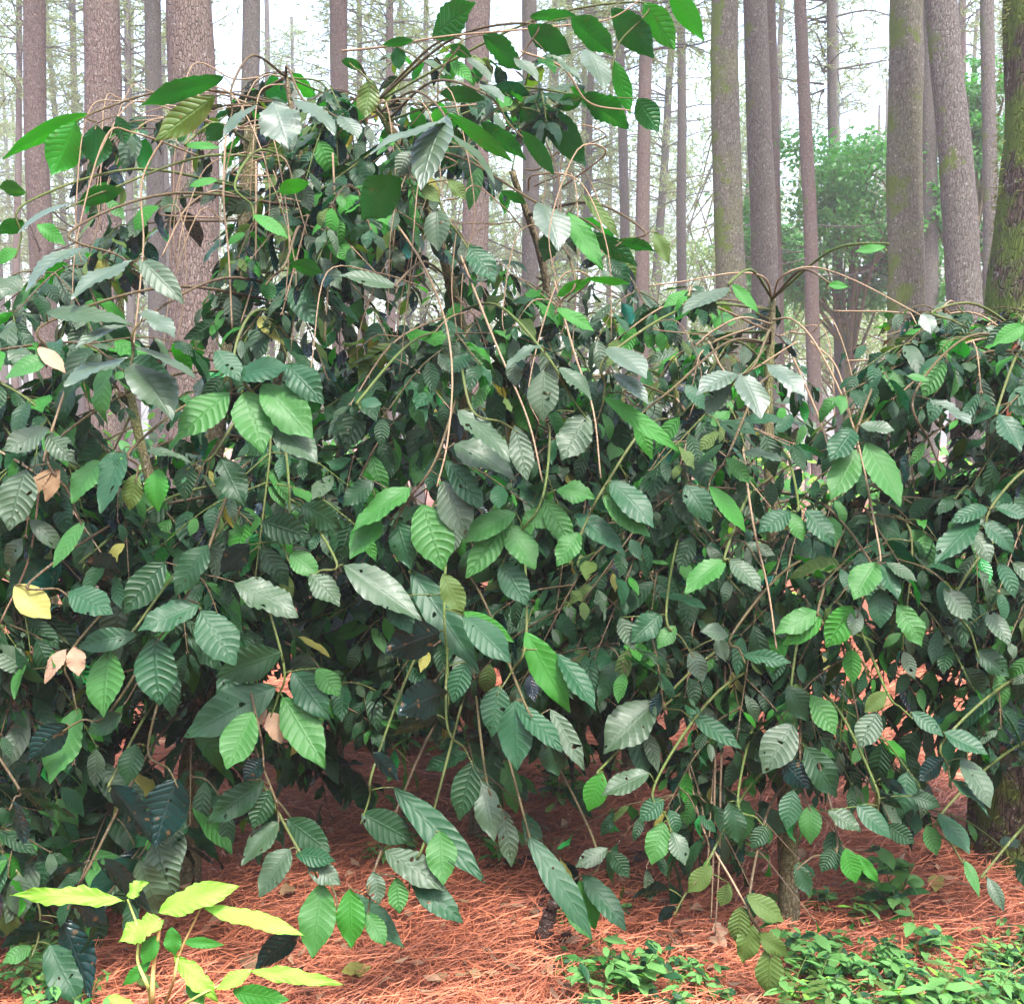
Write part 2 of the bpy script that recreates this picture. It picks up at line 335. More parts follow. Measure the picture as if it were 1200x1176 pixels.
# ------------------------------------------------------------ leaves
def leaf_grid(nu, nv):
    u = np.linspace(0, 1, nu+1); v = np.linspace(-1, 1, nv+1)
    U, Vv = np.meshgrid(u, v, indexing='ij')
    i = np.arange(nu)[:, None]; j = np.arange(nv)[None]
    b = i*(nv+1)+j
    Fc = np.stack([b, b+nv+1, b+nv+2, b+1], -1).reshape(-1, 4)
    return U.ravel(), Vv.ravel(), Fc
GRIDS = {'hi': leaf_grid(34, 8), 'mid': leaf_grid(13, 4), 'lo': leaf_grid(6, 2)}
class Leaves:
    def __init__(s, q='mid'): s.q = q; s.V = []; s.F = []; s.UV = []; s.M = []; s.n = 0; s.count = 0
    def add(s, base, d, nr, length, width, mi, droop=.25, fold=.25, q=None, wav=1.0, narrow=False):
        U, Vv, Fc = GRIDS[q or s.q]
        wav = wav*rng.uniform(.4, 1.5); d = nrm(np.asarray(d)); nr = nrm(nr - (nr@d)*d); side = np.cross(d, nr)
        # outline: elliptic with a drip tip
        pk = rng.uniform(.42, .52)
        prof = np.where(U < pk, np.sin(np.pi/2*np.clip(U/pk, 0, 1))**.75, np.cos(np.pi/2*np.clip((U-pk)/(1-pk), 0, 1))**.85)
        tip = np.clip((U-.80)/.2, 0, 1); prof = prof*(1-.35*tip*(1-tip)*4*.6)
        prof = np.maximum(prof, .012)
        p0 = rng.uniform(0, 6.28)
        fe = rng.uniform(4.5, 7.5); edge = 1+wav*np.abs(Vv)*(.022*np.sin(U*2*np.pi*fe+p0)+.03*np.sin(U*2*np.pi*2.3+p0*2+Vv*1.5))
        x = Vv*prof*edge*width/2
        ang = droop*1.5*(U**1.4)
        # arc along length
        du = 1.0/max(1, len(np.unique(U))-1)
        us = np.unique(U); aa = droop*1.6*us**1.2
        cx = np.concatenate([[0], np.cumsum(np.cos((aa[1:]+aa[:-1])/2)*np.diff(us))]); cz = np.concatenate([[0], np.cumsum(-np.sin((aa[1:]+aa[:-1])/2)*np.diff(us))])
        ix = np.searchsorted(us, U)
        yy = cx[ix]*length; zz = cz[ix]*length
        a = np.abs(Vv)
        zz = zz + fold*np.abs(x) - fold*.5*x*x/(width/2+1e-6)*a
        zz = zz + .018*wav*width*8/8*np.sin((U*9-a*1.25)*2*np.pi)*a**.8*1.6*prof
        zz = zz + .05*wav*width*np.sin(U*2*np.pi*rng.uniform(1, 2.2)+p0+Vv)*a
        tw = rng.normal(0, .25)*U
        xx = x*np.cos(tw); zz = zz + x*np.sin(tw)
        P = base + xx[:, None]*side + yy[:, None]*d + zz[:, None]*nr
        s.V.append(P); s.F.append(Fc+s.n); s.UV.append(np.stack([U, Vv*.5+.5], 1)); s.M.append(np.full(len(Fc), mi)); s.n += len(P); s.count += 1
    def mesh(s, name='leaves', mats=None):
        return new_mesh(name, np.concatenate(s.V), np.concatenate(s.F), mats or LM, np.concatenate(s.M), np.concatenate(s.UV))

# ------------------------------------------------------------ pine trees
def tuft(V, Fc, p, ax, n, l, wd):
    for _ in range(n):
        d = nrm(ax*.6+rng.normal(0, .6, 3)); s_ = nrm(np.cross(d, rng.normal(0, 1, 3)))*wd; b = len(V)
        V += [p-s_, p+s_, p+d*l+s_*.2, p+d*l-s_*.2]; Fc.append([b, b+1, b+2, b+3])
def crown_mesh(name, z0, z1, rad, nb, sparse=1.0):
    V = []; Fc = []; tb = Tubes()
    for _ in range(nb):
        z = z0+(z1-z0)*rng.random(); a = rng.uniform(0, 6.28); f = (z-z0)/(z1-z0)
        r = rad*(1-.75*f)*rng.uniform(.5, 1)
        e = np.array([math.cos(a)*r, math.sin(a)*r, z+r*rng.uniform(-.25, .35)])
        pts = curve([np.array([0, 0, z]), np.array([e[0]*.5, e[1]*.5, z+.08*r]), e], 4)
        tb.add(pts, np.linspace(.022, .007, len(pts)), 4)
        for k in range(int(9*sparse)+2):
            t = rng.uniform(.3, 1); p = pts[int(t*(len(pts)-1))]+rng.normal(0, .22, 3)
            tuft(V, Fc, p, nrm(e-pts[0])+np.array([0, 0, -.1]), 7, rng.uniform(.18, .32), .012)
    tv = np.concatenate(tb.V); tf = np.concatenate(tb.F); tf = tf[tf[:, 2] != tf[:, 3]]
    return new_mesh(name, np.concatenate([np.array(V), tv]), np.concatenate([np.array(Fc), tf+len(V)]), [M_needle, M_pine], np.concatenate([np.zeros(len(Fc)), np.ones(len(tf))]), smooth=False)
CROWNS = [crown_mesh('crown', 6.5, 17, 2.6, 85), crown_mesh('crown', 5, 15, 2.2, 70, .7), crown_mesh('crown', 8, 18, 3.0, 95, 1.2)]
def trunk_mesh(p0, p1, r0, r1, m, near=False, seed=0, flare=.35):
    """p0,p1 local end points"""
    n = 60 if near else 22; S = 40 if near else 18
    ts = np.linspace(0, 1, n); V = []
    hgt = abs(p1[2]-p0[2])
    for i, t in enumerate(ts):
        c = p0+(p1-p0)*t + np.array([noise.noise((seed, t*3, 0)), noise.noise((seed, t*3, 5)), 0])*.05*min(1, t*5)
        r = r0+(r1-r0)*t + r0*flare*math.exp(-t*hgt/.35)
        c = c+np.array([noise.noise((seed+4, t*9, 1)), noise.noise((seed+8, t*9, 6)), 0])*r0*.22*min(1, t*8)
        for k in range(S):
            a = 2*math.pi*k/S
            q = Vector((math.cos(a)*3, math.sin(a)*3, t*hgt*1.6+seed))
            rr = r*(1+.07*noise.noise(q)+(.05*noise.noise(q*4) if near else .03*noise.noise(q*3)))
            V.append([c[0]+rr*math.cos(a), c[1]+rr*math.sin(a), c[2]])
    Fc = [[i*S+k, i*S+(k+1) % S, (i+1)*S+(k+1) % S, (i+1)*S+k] for i in range(n-1) for k in range(S)]
    return new_mesh('trunk', V, Fc, [m])
# x at top of frame, x lower, pixel y of lower sample, width px, distance, bark, label
PINES = [
 (22, 20, 220, 9, 26, 'r', 'very thin pale pine trunk nearest the left edge of the forest', 0),
 (40, 47, 250, 30, 13, 'r', 'pinkish pine trunk second from the left edge, with thin side twigs', 0),
 (116, 119, 280, 46, 9.5, 'r', 'stout pinkish brown pine trunk above the backlit leaves at far left', 0),
 (150, 152, 250, 10, 26, 'n', 'thin hazy pine trunk between the two stout trunks at left', 1),
 (178, 183, 280, 22, 17, 'n', 'grey violet pine trunk just left of the widest trunk at left', 0),
 (222, 226, 380, 58, 7.6, 'r', 'widest pinkish grey pine trunk behind the left coffee shrub', 0),
 (293, 290, 300, 24, 15, 'n', 'grey pine trunk behind the upright mossy coffee stem', 0),
 (397, 400, 260, 24, 16, 'r', 'pink grey pine trunk behind the top of the left coffee shrub', 0),
 (421, 423, 260, 9, 30, 'n', 'thin dark pine trunk just right of a pink grey trunk', 1),
 (456, 458, 260, 12, 26, 'r', 'thin pinkish pine trunk left of the upright dark leaf at the top', 1),
 (500, 497, 260, 9, 32, 'n', 'faint thin pine trunk below the upright dark leaf at the top', 1),
 (562, 556, 420, 34, 12, 'r', 'reddish pine trunk crossed by the leafy twig at top centre', 0),
 (618, 622, 400, 21, 17, 'n', 'grey pine trunk behind the drooping dark leaves at top centre', 0),
 (651, 650, 350, 10, 30, 'n', 'thin trunk right of the grey pine at top centre', 1),
 (686, 684, 350, 9, 34, 'r', 'faint trunk behind the pale round leaf at upper centre', 1),
 (728, 732, 350, 13, 24, 'n', 'slim dark pine trunk left of the pinkish one, under the leafy twig tip', 1),
 (758, 753, 360, 18, 19, 'r', 'slim pinkish pine trunk under the tip of the leafy twig', 0),
 (797, 799, 360, 13, 25, 'n', 'slim grey pine trunk standing alone left of the twin trunks', 1),
 (848, 860, 390, 37, 11, 'm', 'left one of the twin straight grey pine trunks', 0),
 (885, 893, 390, 33, 11.5, 'n', 'right one of the twin straight grey pine trunks', 0),
 (903, 911, 390, 15, 19, 'r', 'thin trunk tucked behind the right twin trunk', 0),
 (938, 952, 360, 17, 18, 'r', 'slender dark pine leaning right towards its foot, with bare side branches', 0),
 (972, 981, 360, 13, 21, 'n', 'slender pine in front of the green broadleaf tree with bare branches', 0),
 (1061, 1060, 400, 43, 9.6, 'm', 'straight thick pine with green moss down its left side', 0),
 (1090, 1089, 380, 19, 17, 'n', 'thin trunk half hidden between the mossy pine and the leaning pine', 0),
 (1099, 1136, 400, 41, 9.0, 'n', 'thick speckled pine leaning to the left at its top', 0),
 (1127, 1129, 300, 12, 26, 'r', 'thin pale trunk seen above the leaning pine', 1),
 (1158, 1161, 380, 18, 15, 'n', 'narrow blue grey trunk just left of the moss covered trunk', 0),
]
BM = {'r': M_pine_red, 'n': M_pine, 'm': M_pine_moss}
def dead_branches(root, p0, p1, n, seed, far):
    rs = np.random.default_rng(seed)
    for _ in range(n):
        z = rs.uniform(1.8, 5.5 if not far else 9); t = (z-p0[2])/(p1[2]-p0[2]); c = p0+(p1-p0)*t
        a = rs.uniform(0, 6.28); l = rs.uniform(.7, 1.9)
        e = c+np.array([math.cos(a)*l, math.sin(a)*l*.6, rs.uniform(-.1, .7)*l])
        m_ = (c+e)/2+rs.normal(0, .06, 3)+np.array([0, 0, -.08])
        pts = curve([c, m_, e], 6); tb = Tubes(); tb.add(pts, np.linspace(.016, .004, len(pts)), 5)
        for q in range(5):
            b = pts[rs.integers(4, len(pts)-1)]; f = b+nrm(e-c)*rs.uniform(.15, .4)+rs.normal(0, .14, 3)
            tb.add(curve([b, (b+f)/2+rs.normal(0, .02, 3), f], 3), .0035, 4)
        link('dead_branch', tb.mesh('dead_branch', M_pine), root)
for i, (xt, xb, yb, wpx, D, bk, lab, cr) in enumerate(PINES):
    r = wpx*D/F/2
    top = at(xt, 0, D); low = at(xb, yb, D)
    dirv = (top-low)/(top[2]-low[2])
    zb = gz(low[0], low[1])
    base = low + dirv*(zb-low[2])
    zb = gz(base[0], base[1])-.1
    base = low + dirv*(zb-low[2])
    g = 'pine trunks of the forest behind the coffee shrubs'
    root = empty('pine_tree', base, lab, 'pine tree', g)
    H = 19.0 if D > 14 else 14.0
    tl = dirv*H
    link('trunk', trunk_mesh(np.zeros(3), tl, r*1.06, r*.55, BM[bk], D < 10, i*7.3), root)
    if D > 14 or i in (1, 11):
        dead_branches(root, np.zeros(3), tl, 3 if i not in (21, 22) else 7, i, D > 20)
    if cr or D > 8:
        c = link('crown', CROWNS[i % 3], root); c.rotation_euler = (0, 0, i*1.3); c.location = (tl[0]*.6, tl[1]*.6, 3.2 if D < 27 else 0)
# far pines
tm = trunk_mesh(np.zeros(3), np.array([0, 0, 18.0]), .15, .06, M_pine, False, 99)
for i in range(70):
    D = 28+rng.random()*42; px = -60+1320*((i*.618034) % 1)+rng.normal(0, 10)
    p = at(px, 470, D); z = gz(p[0], p[1])-.1
    where = ['left of the stout pinkish trunk at far left', 'behind the widest pinkish trunk', 'between the widest trunk and the top of the left shrub', 'behind the reddish trunk at top centre', 'between the reddish trunk and the twin trunks', 'behind the twin trunks', 'behind the green broadleaf tree', 'behind the leaning pine and the mossy trunk'][int(np.clip((px+60)/165, 0, 7))]
    root = empty('pine_tree', (p[0], p[1], z), ('thin hazy pine ' if D < 48 else 'faintest distant pine ')+where, 'pine tree', 'distant pines fading into the haze')
    s_ = rng.uniform(.85, 1.25); root.scale = (s_, s_, s_*rng.uniform(.95, 1.2)); root.rotation_euler = (rng.normal(0, .02), rng.normal(0, .02), rng.uniform(0, 6.28))
    link('trunk', tm, root); link('crown', CROWNS[i % 3], root)

# broadleaf trees behind
def broad_tree(name, px, py, D, wpx, hpx, m, label, nleaf=5200, seed=1, grp=None, lsz=.075):
    rs = np.random.default_rng(seed)
    c = at(px, py, D); rx = wpx*D/F/2; rz = hpx*D/F/2
    zb = gz(c[0], c[1]); root = empty(name, (c[0], c[1], zb-.1), label, 'tree', grp)
    cl = c-np.array([c[0], c[1], zb-.1])
    tb = Tubes(); tp = curve([np.zeros(3), cl*.5+rs.normal(0, .08, 3), cl+np.array([0, 0, rz*.5])], 8)
    tb.add(tp, np.linspace(.16, .03, len(tp)), 9)
    V = []; Fc = []; nc = 46; cens = []
    while len(cens) < nc:
        q = rs.normal(0, 1, 3); q /= np.linalg.norm(q); q *= rs.uniform(.2, 1.25)**.6
        if noise.noise(tuple(q*1.6+seed*9.1)) < -.08: continue
        cc = cl+q*np.array([rx, rx*.8, rz]); cens.append(cc)
        s0 = tp[rs.integers(len(tp)//2, len(tp))]; tb.add(curve([s0, (s0+cc)/2+rs.normal(0, .1, 3), cc], 4), np.linspace(.04, .01, 9), 5)
    link('trunk', tb.mesh('trunk', M_stem), root)
    for _ in range(nleaf):
        cc = cens[rs.integers(nc)]; sg = rx*.14
        p = cc+rs.normal(0, 1, 3)*np.array([sg, sg, sg*.6]); d = nrm(rs.normal(0, 1, 3)+np.array([0, 0, -.5])); n_ = nrm(rs.normal(0, .6, 3)+np.array([0, 0, 1]))
        s_ = np.cross(d, n_)*lsz*.45; l = d*lsz*rs.uniform(1, 1.8); b = len(V)
        V += [p, p+l*.5+s_, p+l, p+l*.5-s_]; Fc.append([b, b+1, b+2, b+3])
    link('crown', new_mesh('crown', V, Fc, [m], smooth=False), root)
broad_tree('broadleaf_tree', 1000, 250, 20, 240, 200, M_broad, 'fresh green broadleaf tree between the slender pines at right', 17000, 1, lsz=.085)
broad_tree('broadleaf_tree', 915, 310, 26, 120, 130, M_broad, 'small green broadleaf crown low beside the right twin trunk', 5000, 12)
broad_tree('broadleaf_tree', 1135, 230, 17, 130, 300, M_broad, 'blue green broadleaf tree behind the leaning pine', 9000, 2)
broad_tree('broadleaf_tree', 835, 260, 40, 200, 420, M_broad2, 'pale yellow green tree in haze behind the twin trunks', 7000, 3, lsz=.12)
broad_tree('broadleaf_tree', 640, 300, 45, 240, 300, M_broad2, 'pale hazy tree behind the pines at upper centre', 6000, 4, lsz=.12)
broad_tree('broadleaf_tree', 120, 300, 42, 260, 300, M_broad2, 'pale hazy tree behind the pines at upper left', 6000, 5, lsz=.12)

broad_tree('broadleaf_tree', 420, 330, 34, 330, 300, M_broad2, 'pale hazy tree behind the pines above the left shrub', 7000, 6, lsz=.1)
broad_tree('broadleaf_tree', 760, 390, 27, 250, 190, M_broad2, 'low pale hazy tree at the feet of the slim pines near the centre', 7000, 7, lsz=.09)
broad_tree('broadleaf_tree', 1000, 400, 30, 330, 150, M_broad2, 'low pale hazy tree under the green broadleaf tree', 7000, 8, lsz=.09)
# the moss covered trunk standing in the shrubs at right
def near_pine():
    D = 3.75
    top = at(1236, 0, D); low = at(1205, 1085, D-.1)
    low[2] = gz(low[0], low[1])-.05
    root = empty('pine_tree', low, 'thick moss covered trunk with red cut bark at the right edge', 'pine tree')
    dv = (top-low); H = 6.5; tl = dv/dv[2]*H
    link('trunk', trunk_mesh(np.zeros(3), tl, .185, .13, M_moss_near, True, 4.4, .12), root)
    # resin cut: strip of exposed red wood on the near left face
    V = []; Fc = []; zc = at(1195, 458, D)[2]-low[2]
    n = 12
    for i in range(n+1):
        z = zc-.17+.34*i/n; c = tl*(z/H); hw = .33*(math.sin(math.pi*(i+.6)/(n+1.2)))**.4
        for k in range(7):
            a = -math.pi/2-.72+(-hw+2*hw*k/6); rr = .196*(1-.0*z)*(1+.03*(i % 2))
            V.append([c[0]+rr*math.cos(a), c[1]+rr*math.sin(a), z])
    for i in range(n):
        for k in range(6): b = i*7+k; Fc.append([b, b+1, b+8, b+7])
    link('cut_face', new_mesh('cut_face', V, Fc, [M_flesh]), root, label='red tapped face cut into the bark')
    # moss tufts
    V = []; Fc = []
    for _ in range(9000):
        z = rng.uniform(0.0, 3.6); a = rng.uniform(math.pi*.75, math.pi*1.95); c = tl*(z/H)
        if noise.noise((math.cos(a)*2, math.sin(a)*2, z*2.2)) < -.05: continue
        r = .185+(.13-.185)*z/H+.185*.12*math.exp(-z/.35)
        p = np.array([c[0]+r*math.cos(a), c[1]+r*math.sin(a), z]); o = np.array([math.cos(a), math.sin(a), -.4])
        d = nrm(o+rng.normal(0, .5, 3)); s_ = nrm(np.cross(d, rng.normal(0, 1, 3)))*.0018; l = rng.uniform(.008, .026); b = len(V)
        V += [p-s_, p+s_, p+d*l+s_*.3, p+d*l-s_*.3]; Fc.append([b, b+1, b+2, b+3])
    link('moss', new_mesh('moss', V, Fc, [flat_mat('moss', (.05, .07, .012), (.16, .18, .03), .8, .2, (.3, .35, .05))], smooth=False), root)
near_pine()

# ------------------------------------------------------------ coffee shrubs
GRID = """
000033322000
424677753000
656688764000
666678765332
887667876556
998888888677
998899998898
999988899898
888876678886
664444356643
642222224210
631211011110
""".split()
def dens(px, py):
    i = (px/100)-.5; j = (py/98)-.5
    i = min(max(i, 0), 10.999); j = min(max(j, 0), 10.999)
    a, b = int(i), int(j); u, v = i-a, j-b
    g = lambda r, c: int(GRID[r][c])
    return ((g(b, a)*(1-u)+g(b, a+1)*u)*(1-v)+(g(b+1, a)*(1-u)+g(b+1, a+1)*u)*v)/9
class Shrub:
    def __init__(s, label, base, stems, group='coffee shrubs under the pines'):
        s.base = np.array(base); s.root = empty('coffee_shrub', tuple(base), label, 'coffee shrub', group)
        s.stems = []; s.branches = []
        for pts, r0, r1 in stems:
            c = curve([np.asarray(p) for p in pts], 10); s.stems.append(c)
            tb = Tubes(); k = len(c); rr = np.linspace(r0, r1, k)*(1+.10*rng.uniform(-1, 1, k)); rr[0] *= 1.25
            tb.add(c-s.base, rr, 12, .05)
            for q in range(5):        # pruned stubs / knots
                ix = rng.integers(k//5, k-2); a = rng.uniform(0, 6.28); l = rng.uniform(.02, .05)
                e = c[ix]-s.base+np.array([math.cos(a), math.sin(a), .4])*(rr[ix]+l)
                tb.add([c[ix]-s.base, e], [rr[ix]*.5, rr[ix]*.35], 7)
            link('stem', tb.mesh('stem', M_stem), s.root)
        s.allp = np.concatenate(s.stems)
    def near(s, p, dz=.12):
        q = s.allp; w_ = np.abs(q[:, 2]-(p[2]+dz)) + .35*np.linalg.norm(q[:, :2]-p[:2], axis=1) + rng.uniform(0, .22, len(q))
        return q[np.argmin(w_)]
    def branch(s, pts, r0, r1, lv=None, m=None, petioles=(), name='branch', shoots=()):
        tb = Tubes(); pts = np.asarray(pts); tb.add(pts-s.base, np.linspace(r0, r1, len(pts)), 6)
        for q in shoots: tb.add(q-s.base, np.linspace(.0026, .0014, len(q)), 5)
        for a, b in petioles: tb.add(np.array([a, (a+b)/2+np.array([0, 0, .003]), b])-s.base, .0016, 5)
        o = link(name, tb.mesh(name, m or M_twig), s.root)
        if lv is not None and lv.count:
            me = lv.mesh('leaves'); me.transform(__import__('mathutils').Matrix.Translation(tuple(-s.base)))
            link('leaves', me, o)
        return o
def P(px, py, D): return at(px, py, D)
gA = ground_at(216, 1042); gB = ground_at(560, 985); gC = ground_at(925, 1092)
shA = Shrub('large coffee shrub at left with a tall upright mossy stem and arching bare twigs', gA,
  [([gA, P(226, 900, 3.4), P(250, 700, 3.4), P(252, 520, 3.45), P(282, 330, 3.5), P(294, 150, 3.5)], .048, .02),
   ([P(232, 800, 3.42), P(190, 620, 3.6), P(150, 450, 3.7), P(140, 330, 3.7)], .022, .010),
   ([P(250, 680, 3.4), P(300, 560, 3.3), P(330, 420, 3.35), P(360, 260, 3.4), P(335, 90, 3.4)], .02, .008)])
shB = Shrub('coffee shrub in the middle whose leafy twig reaches the top of the picture', gB,
  [([gB, P(555, 800, 3.75), P(535, 600, 3.7), P(545, 420, 3.65), P(500, 240, 3.5), P(440, 120, 3.5)], .032, .012),
   ([P(552, 780, 3.75), P(600, 640, 3.8), P(640, 480, 3.8), P(640, 330, 3.7), P(600, 200, 3.6)], .022, .010),
   ([P(540, 700, 3.7), P(470, 560, 3.9), P(430, 400, 3.9), P(400, 250, 3.9)], .02, .01)])
shC = Shrub('coffee shrub at right of centre on a thin dark trunk rising from the needles', gC,
  [([gC, P(922, 960, 3.15), P(915, 800, 3.2), P(905, 620, 3.3), P(900, 480, 3.35), P(905, 350, 3.4)], .030, .012),
   ([P(918, 860, 3.2), P(840, 700, 3.4), P(800, 540, 3.5), P(790, 420, 3.5)], .017, .009),
   ([P(915, 780, 3.2), P(990, 640, 3.3), P(1030, 520, 3.4), P(1060, 400, 3.4)], .016, .008)])
gD = ground_at(1330, 1060); gE = ground_at(-110, 1090)
shD = Shrub('coffee shrub at the right edge spreading in front of the mossy trunk', gD,
  [([gD, P(1300, 900, 3.1), P(1270, 700, 3.1), P(1240, 520, 3.1), P(1210, 400, 3.15)], .03, .01)])
shE = Shrub('dark leaved coffee shrub reaching in at the lower left edge', gE,
  [([gE, P(-110, 950, 2.9), P(-90, 800, 2.9), P(-60, 600, 2.9), P(-60, 400, 3.0)], .03, .01)])

# --- hero leaves read off the place: tile origin, base, tip, width, kind (pixels of a 2.94x view)
H = {}
H[(0, 400)] = """845 175 905 370 130 g;790 175 605 325 120 g;900 145 1070 305 130 g;800 120 990 75 90 t;745 30 825 125 90 t;985 80 1110 195 100 t;440 60 215 110 110 w;450 80 600 210 130 w;470 20 680 110 100 w;165 60 15 110 80 g;130 20 220 90 50 p;180 440 85 525 50 b;205 440 150 545 50 b;345 410 235 540 95 g;400 380 345 470 80 t;430 365 340 580 90 t;470 455 440 580 70 O;545 435 535 580 100 G;650 420 625 540 95 d;500 375 650 390 55 s;760 400 835 560 100 d;50 840 165 945 100 Y;240 860 380 930 110 t;690 905 475 985 95 t;690 925 805 1100 130 t;470 1010 265 1040 75 t;535 1020 535 1245 160 t;375 1065 350 1285 140 g;230 1060 140 1170 60 p;255 1050 270 1150 80 p;95 1130 -30 1050 90 s;970 1070 750 1150 115 d;810 830 1020 915 115 s;570 760 420 930 110 d;720 700 590 860 105 d;290 620 175 765 65 g;290 760 440 790 105 k;900 620 1060 670 100 d;940 280 1090 400 115 s;1000 730 1095 800 80 g;170 300 10 370 85 s;160 320 250 400 75 s;90 440 20 640 120 s;20 540 40 640 60 t;860 700 760 790 90 k;1040 560 1170 640 90 d;1070 800 1170 900 100 s"""
H[(400, 400)] = """240 500 30 640 115 g;130 600 30 740 95 g;280 560 350 770 180 g;190 610 235 775 90 t;350 480 435 660 110 s;600 590 420 670 95 g;570 630 430 800 85 g;570 630 670 770 105 g;630 590 740 630 65 g;700 545 790 690 80 g;740 510 870 530 80 g;800 590 980 710 80 w;900 530 1060 660 80 g;930 480 1080 620 100 w;400 240 590 370 95 w;390 350 600 450 135 s;360 410 490 570 80 t;65 210 135 210 70 t;600 290 640 470 75 s;700 100 690 260 115 s;590 70 600 150 90 s;690 10 560 70 65 w;750 90 870 180 90 s;920 20 1050 110 110 w;940 110 1060 190 70 w;850 250 760 400 110 s;900 190 1170 360 60 G;1010 260 1070 400 50 G;340 1000 150 1060 140 k;240 790 470 1120 105 t;350 800 420 940 80 O;170 880 240 1000 85 t;10 770 270 940 115 s;420 945 580 1090 90 w;420 930 590 1030 60 G;635 1000 785 1270 100 G;740 1070 880 1260 85 w;1100 940 1000 1030 90 t;1150 980 1090 1050 80 g;550 760 640 900 90 t;820 660 740 760 80 g;960 950 1010 1060 60 s;110 480 0 560 90 d"""
H[(800, 400)] = """190 110 50 140 75 w;200 110 280 235 140 w;290 80 430 155 75 w;160 150 80 240 90 s;10 150 85 230 60 t;600 370 515 530 95 g;630 350 760 550 115 g;590 300 510 400 85 w;610 290 730 300 60 s;850 200 1000 280 95 w;770 120 850 130 45 g;880 410 890 475 60 G;830 400 830 460 50 t;1020 610 870 740 85 w;990 650 1070 750 95 w;1040 620 1150 715 85 t;1080 570 1190 600 75 t;1050 570 930 610 60 t;1090 760 1160 870 60 w;1090 250 1170 370 85 w;90 500 230 640 70 G;10 490 100 610 85 t;370 585 265 650 75 t;370 590 420 680 60 g;420 580 530 690 80 t;145 750 10 850 85 w;165 750 270 850 75 w;665 760 590 875 100 w;680 770 750 875 95 w;700 760 810 820 55 w;680 850 685 980 90 t;740 905 830 1040 80 g;470 930 330 990 75 g;480 950 350 1040 70 G;580 910 500 1050 100 G;600 920 590 1010 60 s;30 1060 70 1170 85 s;160 1010 70 990 60 s;120 1020 150 1100 85 s;210 1080 370 1100 55 t;1050 930 1130 1040 65 w;900 850 1000 960 80 s;1010 1060 1130 1150 80 d;200 380 350 400 80 w;150 400 235 480 50 g"""
H[(0, 776)] = """275 160 160 405 115 g;950 85 640 245 135 t;870 170 780 360 115 g;975 120 1115 350 115 g;1010 30 1130 190 100 t;920 160 860 215 55 p;930 170 970 275 65 p;910 330 840 400 75 k;910 410 715 550 95 d;930 440 870 570 95 d;960 550 830 690 110 s;1000 640 880 800 115 s;990 540 1130 650 95 d;1020 660 1150 680 60 t;1060 690 1170 760 70 s;1110 760 1075 1010 115 g;610 400 520 620 175 k;380 420 540 610 130 k;60 440 270 520 140 k;40 480 110 620 100 k;335 680 540 830 115 k;290 690 170 730 50 k;240 820 380 900 100 k;210 880 330 1140 125 k;180 900 10 960 95 k;170 970 270 1176 105 t;60 730 70 880 100 s;110 980 10 1030 75 g;1030 925 880 1045 105 k;230 210 100 330 100 k;420 180 300 240 90 d;470 280 430 420 110 d;1090 20 1170 110 80 g"""
H[(400, 776)] = """370 100 190 150 130 k;330 180 170 240 100 k;430 0 380 130 95 t;540 80 520 250 105 t;600 130 600 365 115 t;600 140 760 290 75 w;720 160 840 360 65 s;700 260 750 390 90 d;455 340 400 540 95 d;480 400 530 600 80 w;560 510 590 700 65 s;110 310 200 400 60 k;180 430 490 740 95 t;70 520 240 610 105 d;340 580 350 760 115 g;150 650 360 760 95 s;240 750 415 880 85 t;190 740 200 860 80 g;110 720 130 830 60 s;30 780 35 980 95 G;20 790 210 970 75 w;90 860 150 970 60 g;640 590 870 930 85 t;830 730 985 900 75 w;820 750 880 920 85 G;760 790 860 950 60 g;920 640 810 700 55 s;930 650 990 740 65 d;1110 550 1070 690 95 g;1140 580 1190 690 75 w;1060 380 900 440 85 s;1080 140 900 290 155 s;900 380 850 510 85 G;1110 470 1030 540 75 t;1130 780 1000 790 80 k;1150 840 1090 890 80 k"""
H[(800, 776)] = """30 180 200 290 65 t;360 80 440 200 90 d;440 110 535 240 85 g;380 210 280 370 125 s;350 340 430 430 115 k;420 290 540 460 105 d;670 170 610 290 85 s;700 100 630 170 55 O;790 170 900 250 55 t;900 240 1050 310 75 t;900 330 810 400 85 k;960 330 1080 480 90 w;920 400 1060 500 65 w;680 400 770 440 40 k;665 450 760 500 45 k;790 460 890 490 60 d;880 520 990 650 95 w;840 560 880 660 95 g;600 490 720 600 75 t;440 490 440 620 105 g;380 440 360 570 85 t;500 510 620 570 80 s;160 480 200 620 110 d;290 560 240 640 90 d;560 640 600 760 75 G;520 640 480 720 60 d;390 690 440 800 60 d;600 660 680 760 40 G;970 680 1030 800 40 w;1050 740 1110 850 40 w;700 560 800 620 80 d;220 800 350 890 75 O;200 840 190 970 85 O;240 900 210 1040 90 O;160 760 130 840 55 O;300 980 300 1150 95 O;100 700 20 790 65 O;260 930 370 1020 60 O"""
H[(0, 0)] = """300 390 20 510 65 N;260 420 185 600 110 N;330 430 335 575 115 D;400 400 440 500 105 D;770 265 490 350 75 D;420 650 270 690 60 D;240 700 50 760 55 w;890 360 750 430 65 w;940 350 990 480 120 w;1000 340 1176 400 85 w;280 850 70 950 100 w;460 900 240 1000 90 w;160 1080 430 1070 80 s;480 890 620 1020 80 s;960 660 1060 620 55 N;870 740 990 800 50 G;750 620 650 630 35 G;740 330 540 480 90 y;770 430 710 480 80 D;1000 910 1110 930 55 D;920 960 930 1040 65 D;640 500 750 500 35 G;90 660 0 640 55 D;130 770 220 830 50 G;60 860 -20 900 60 G;80 760 0 800 60 D;440 1120 250 1160 60 w;500 1070 600 1150 70 w"""
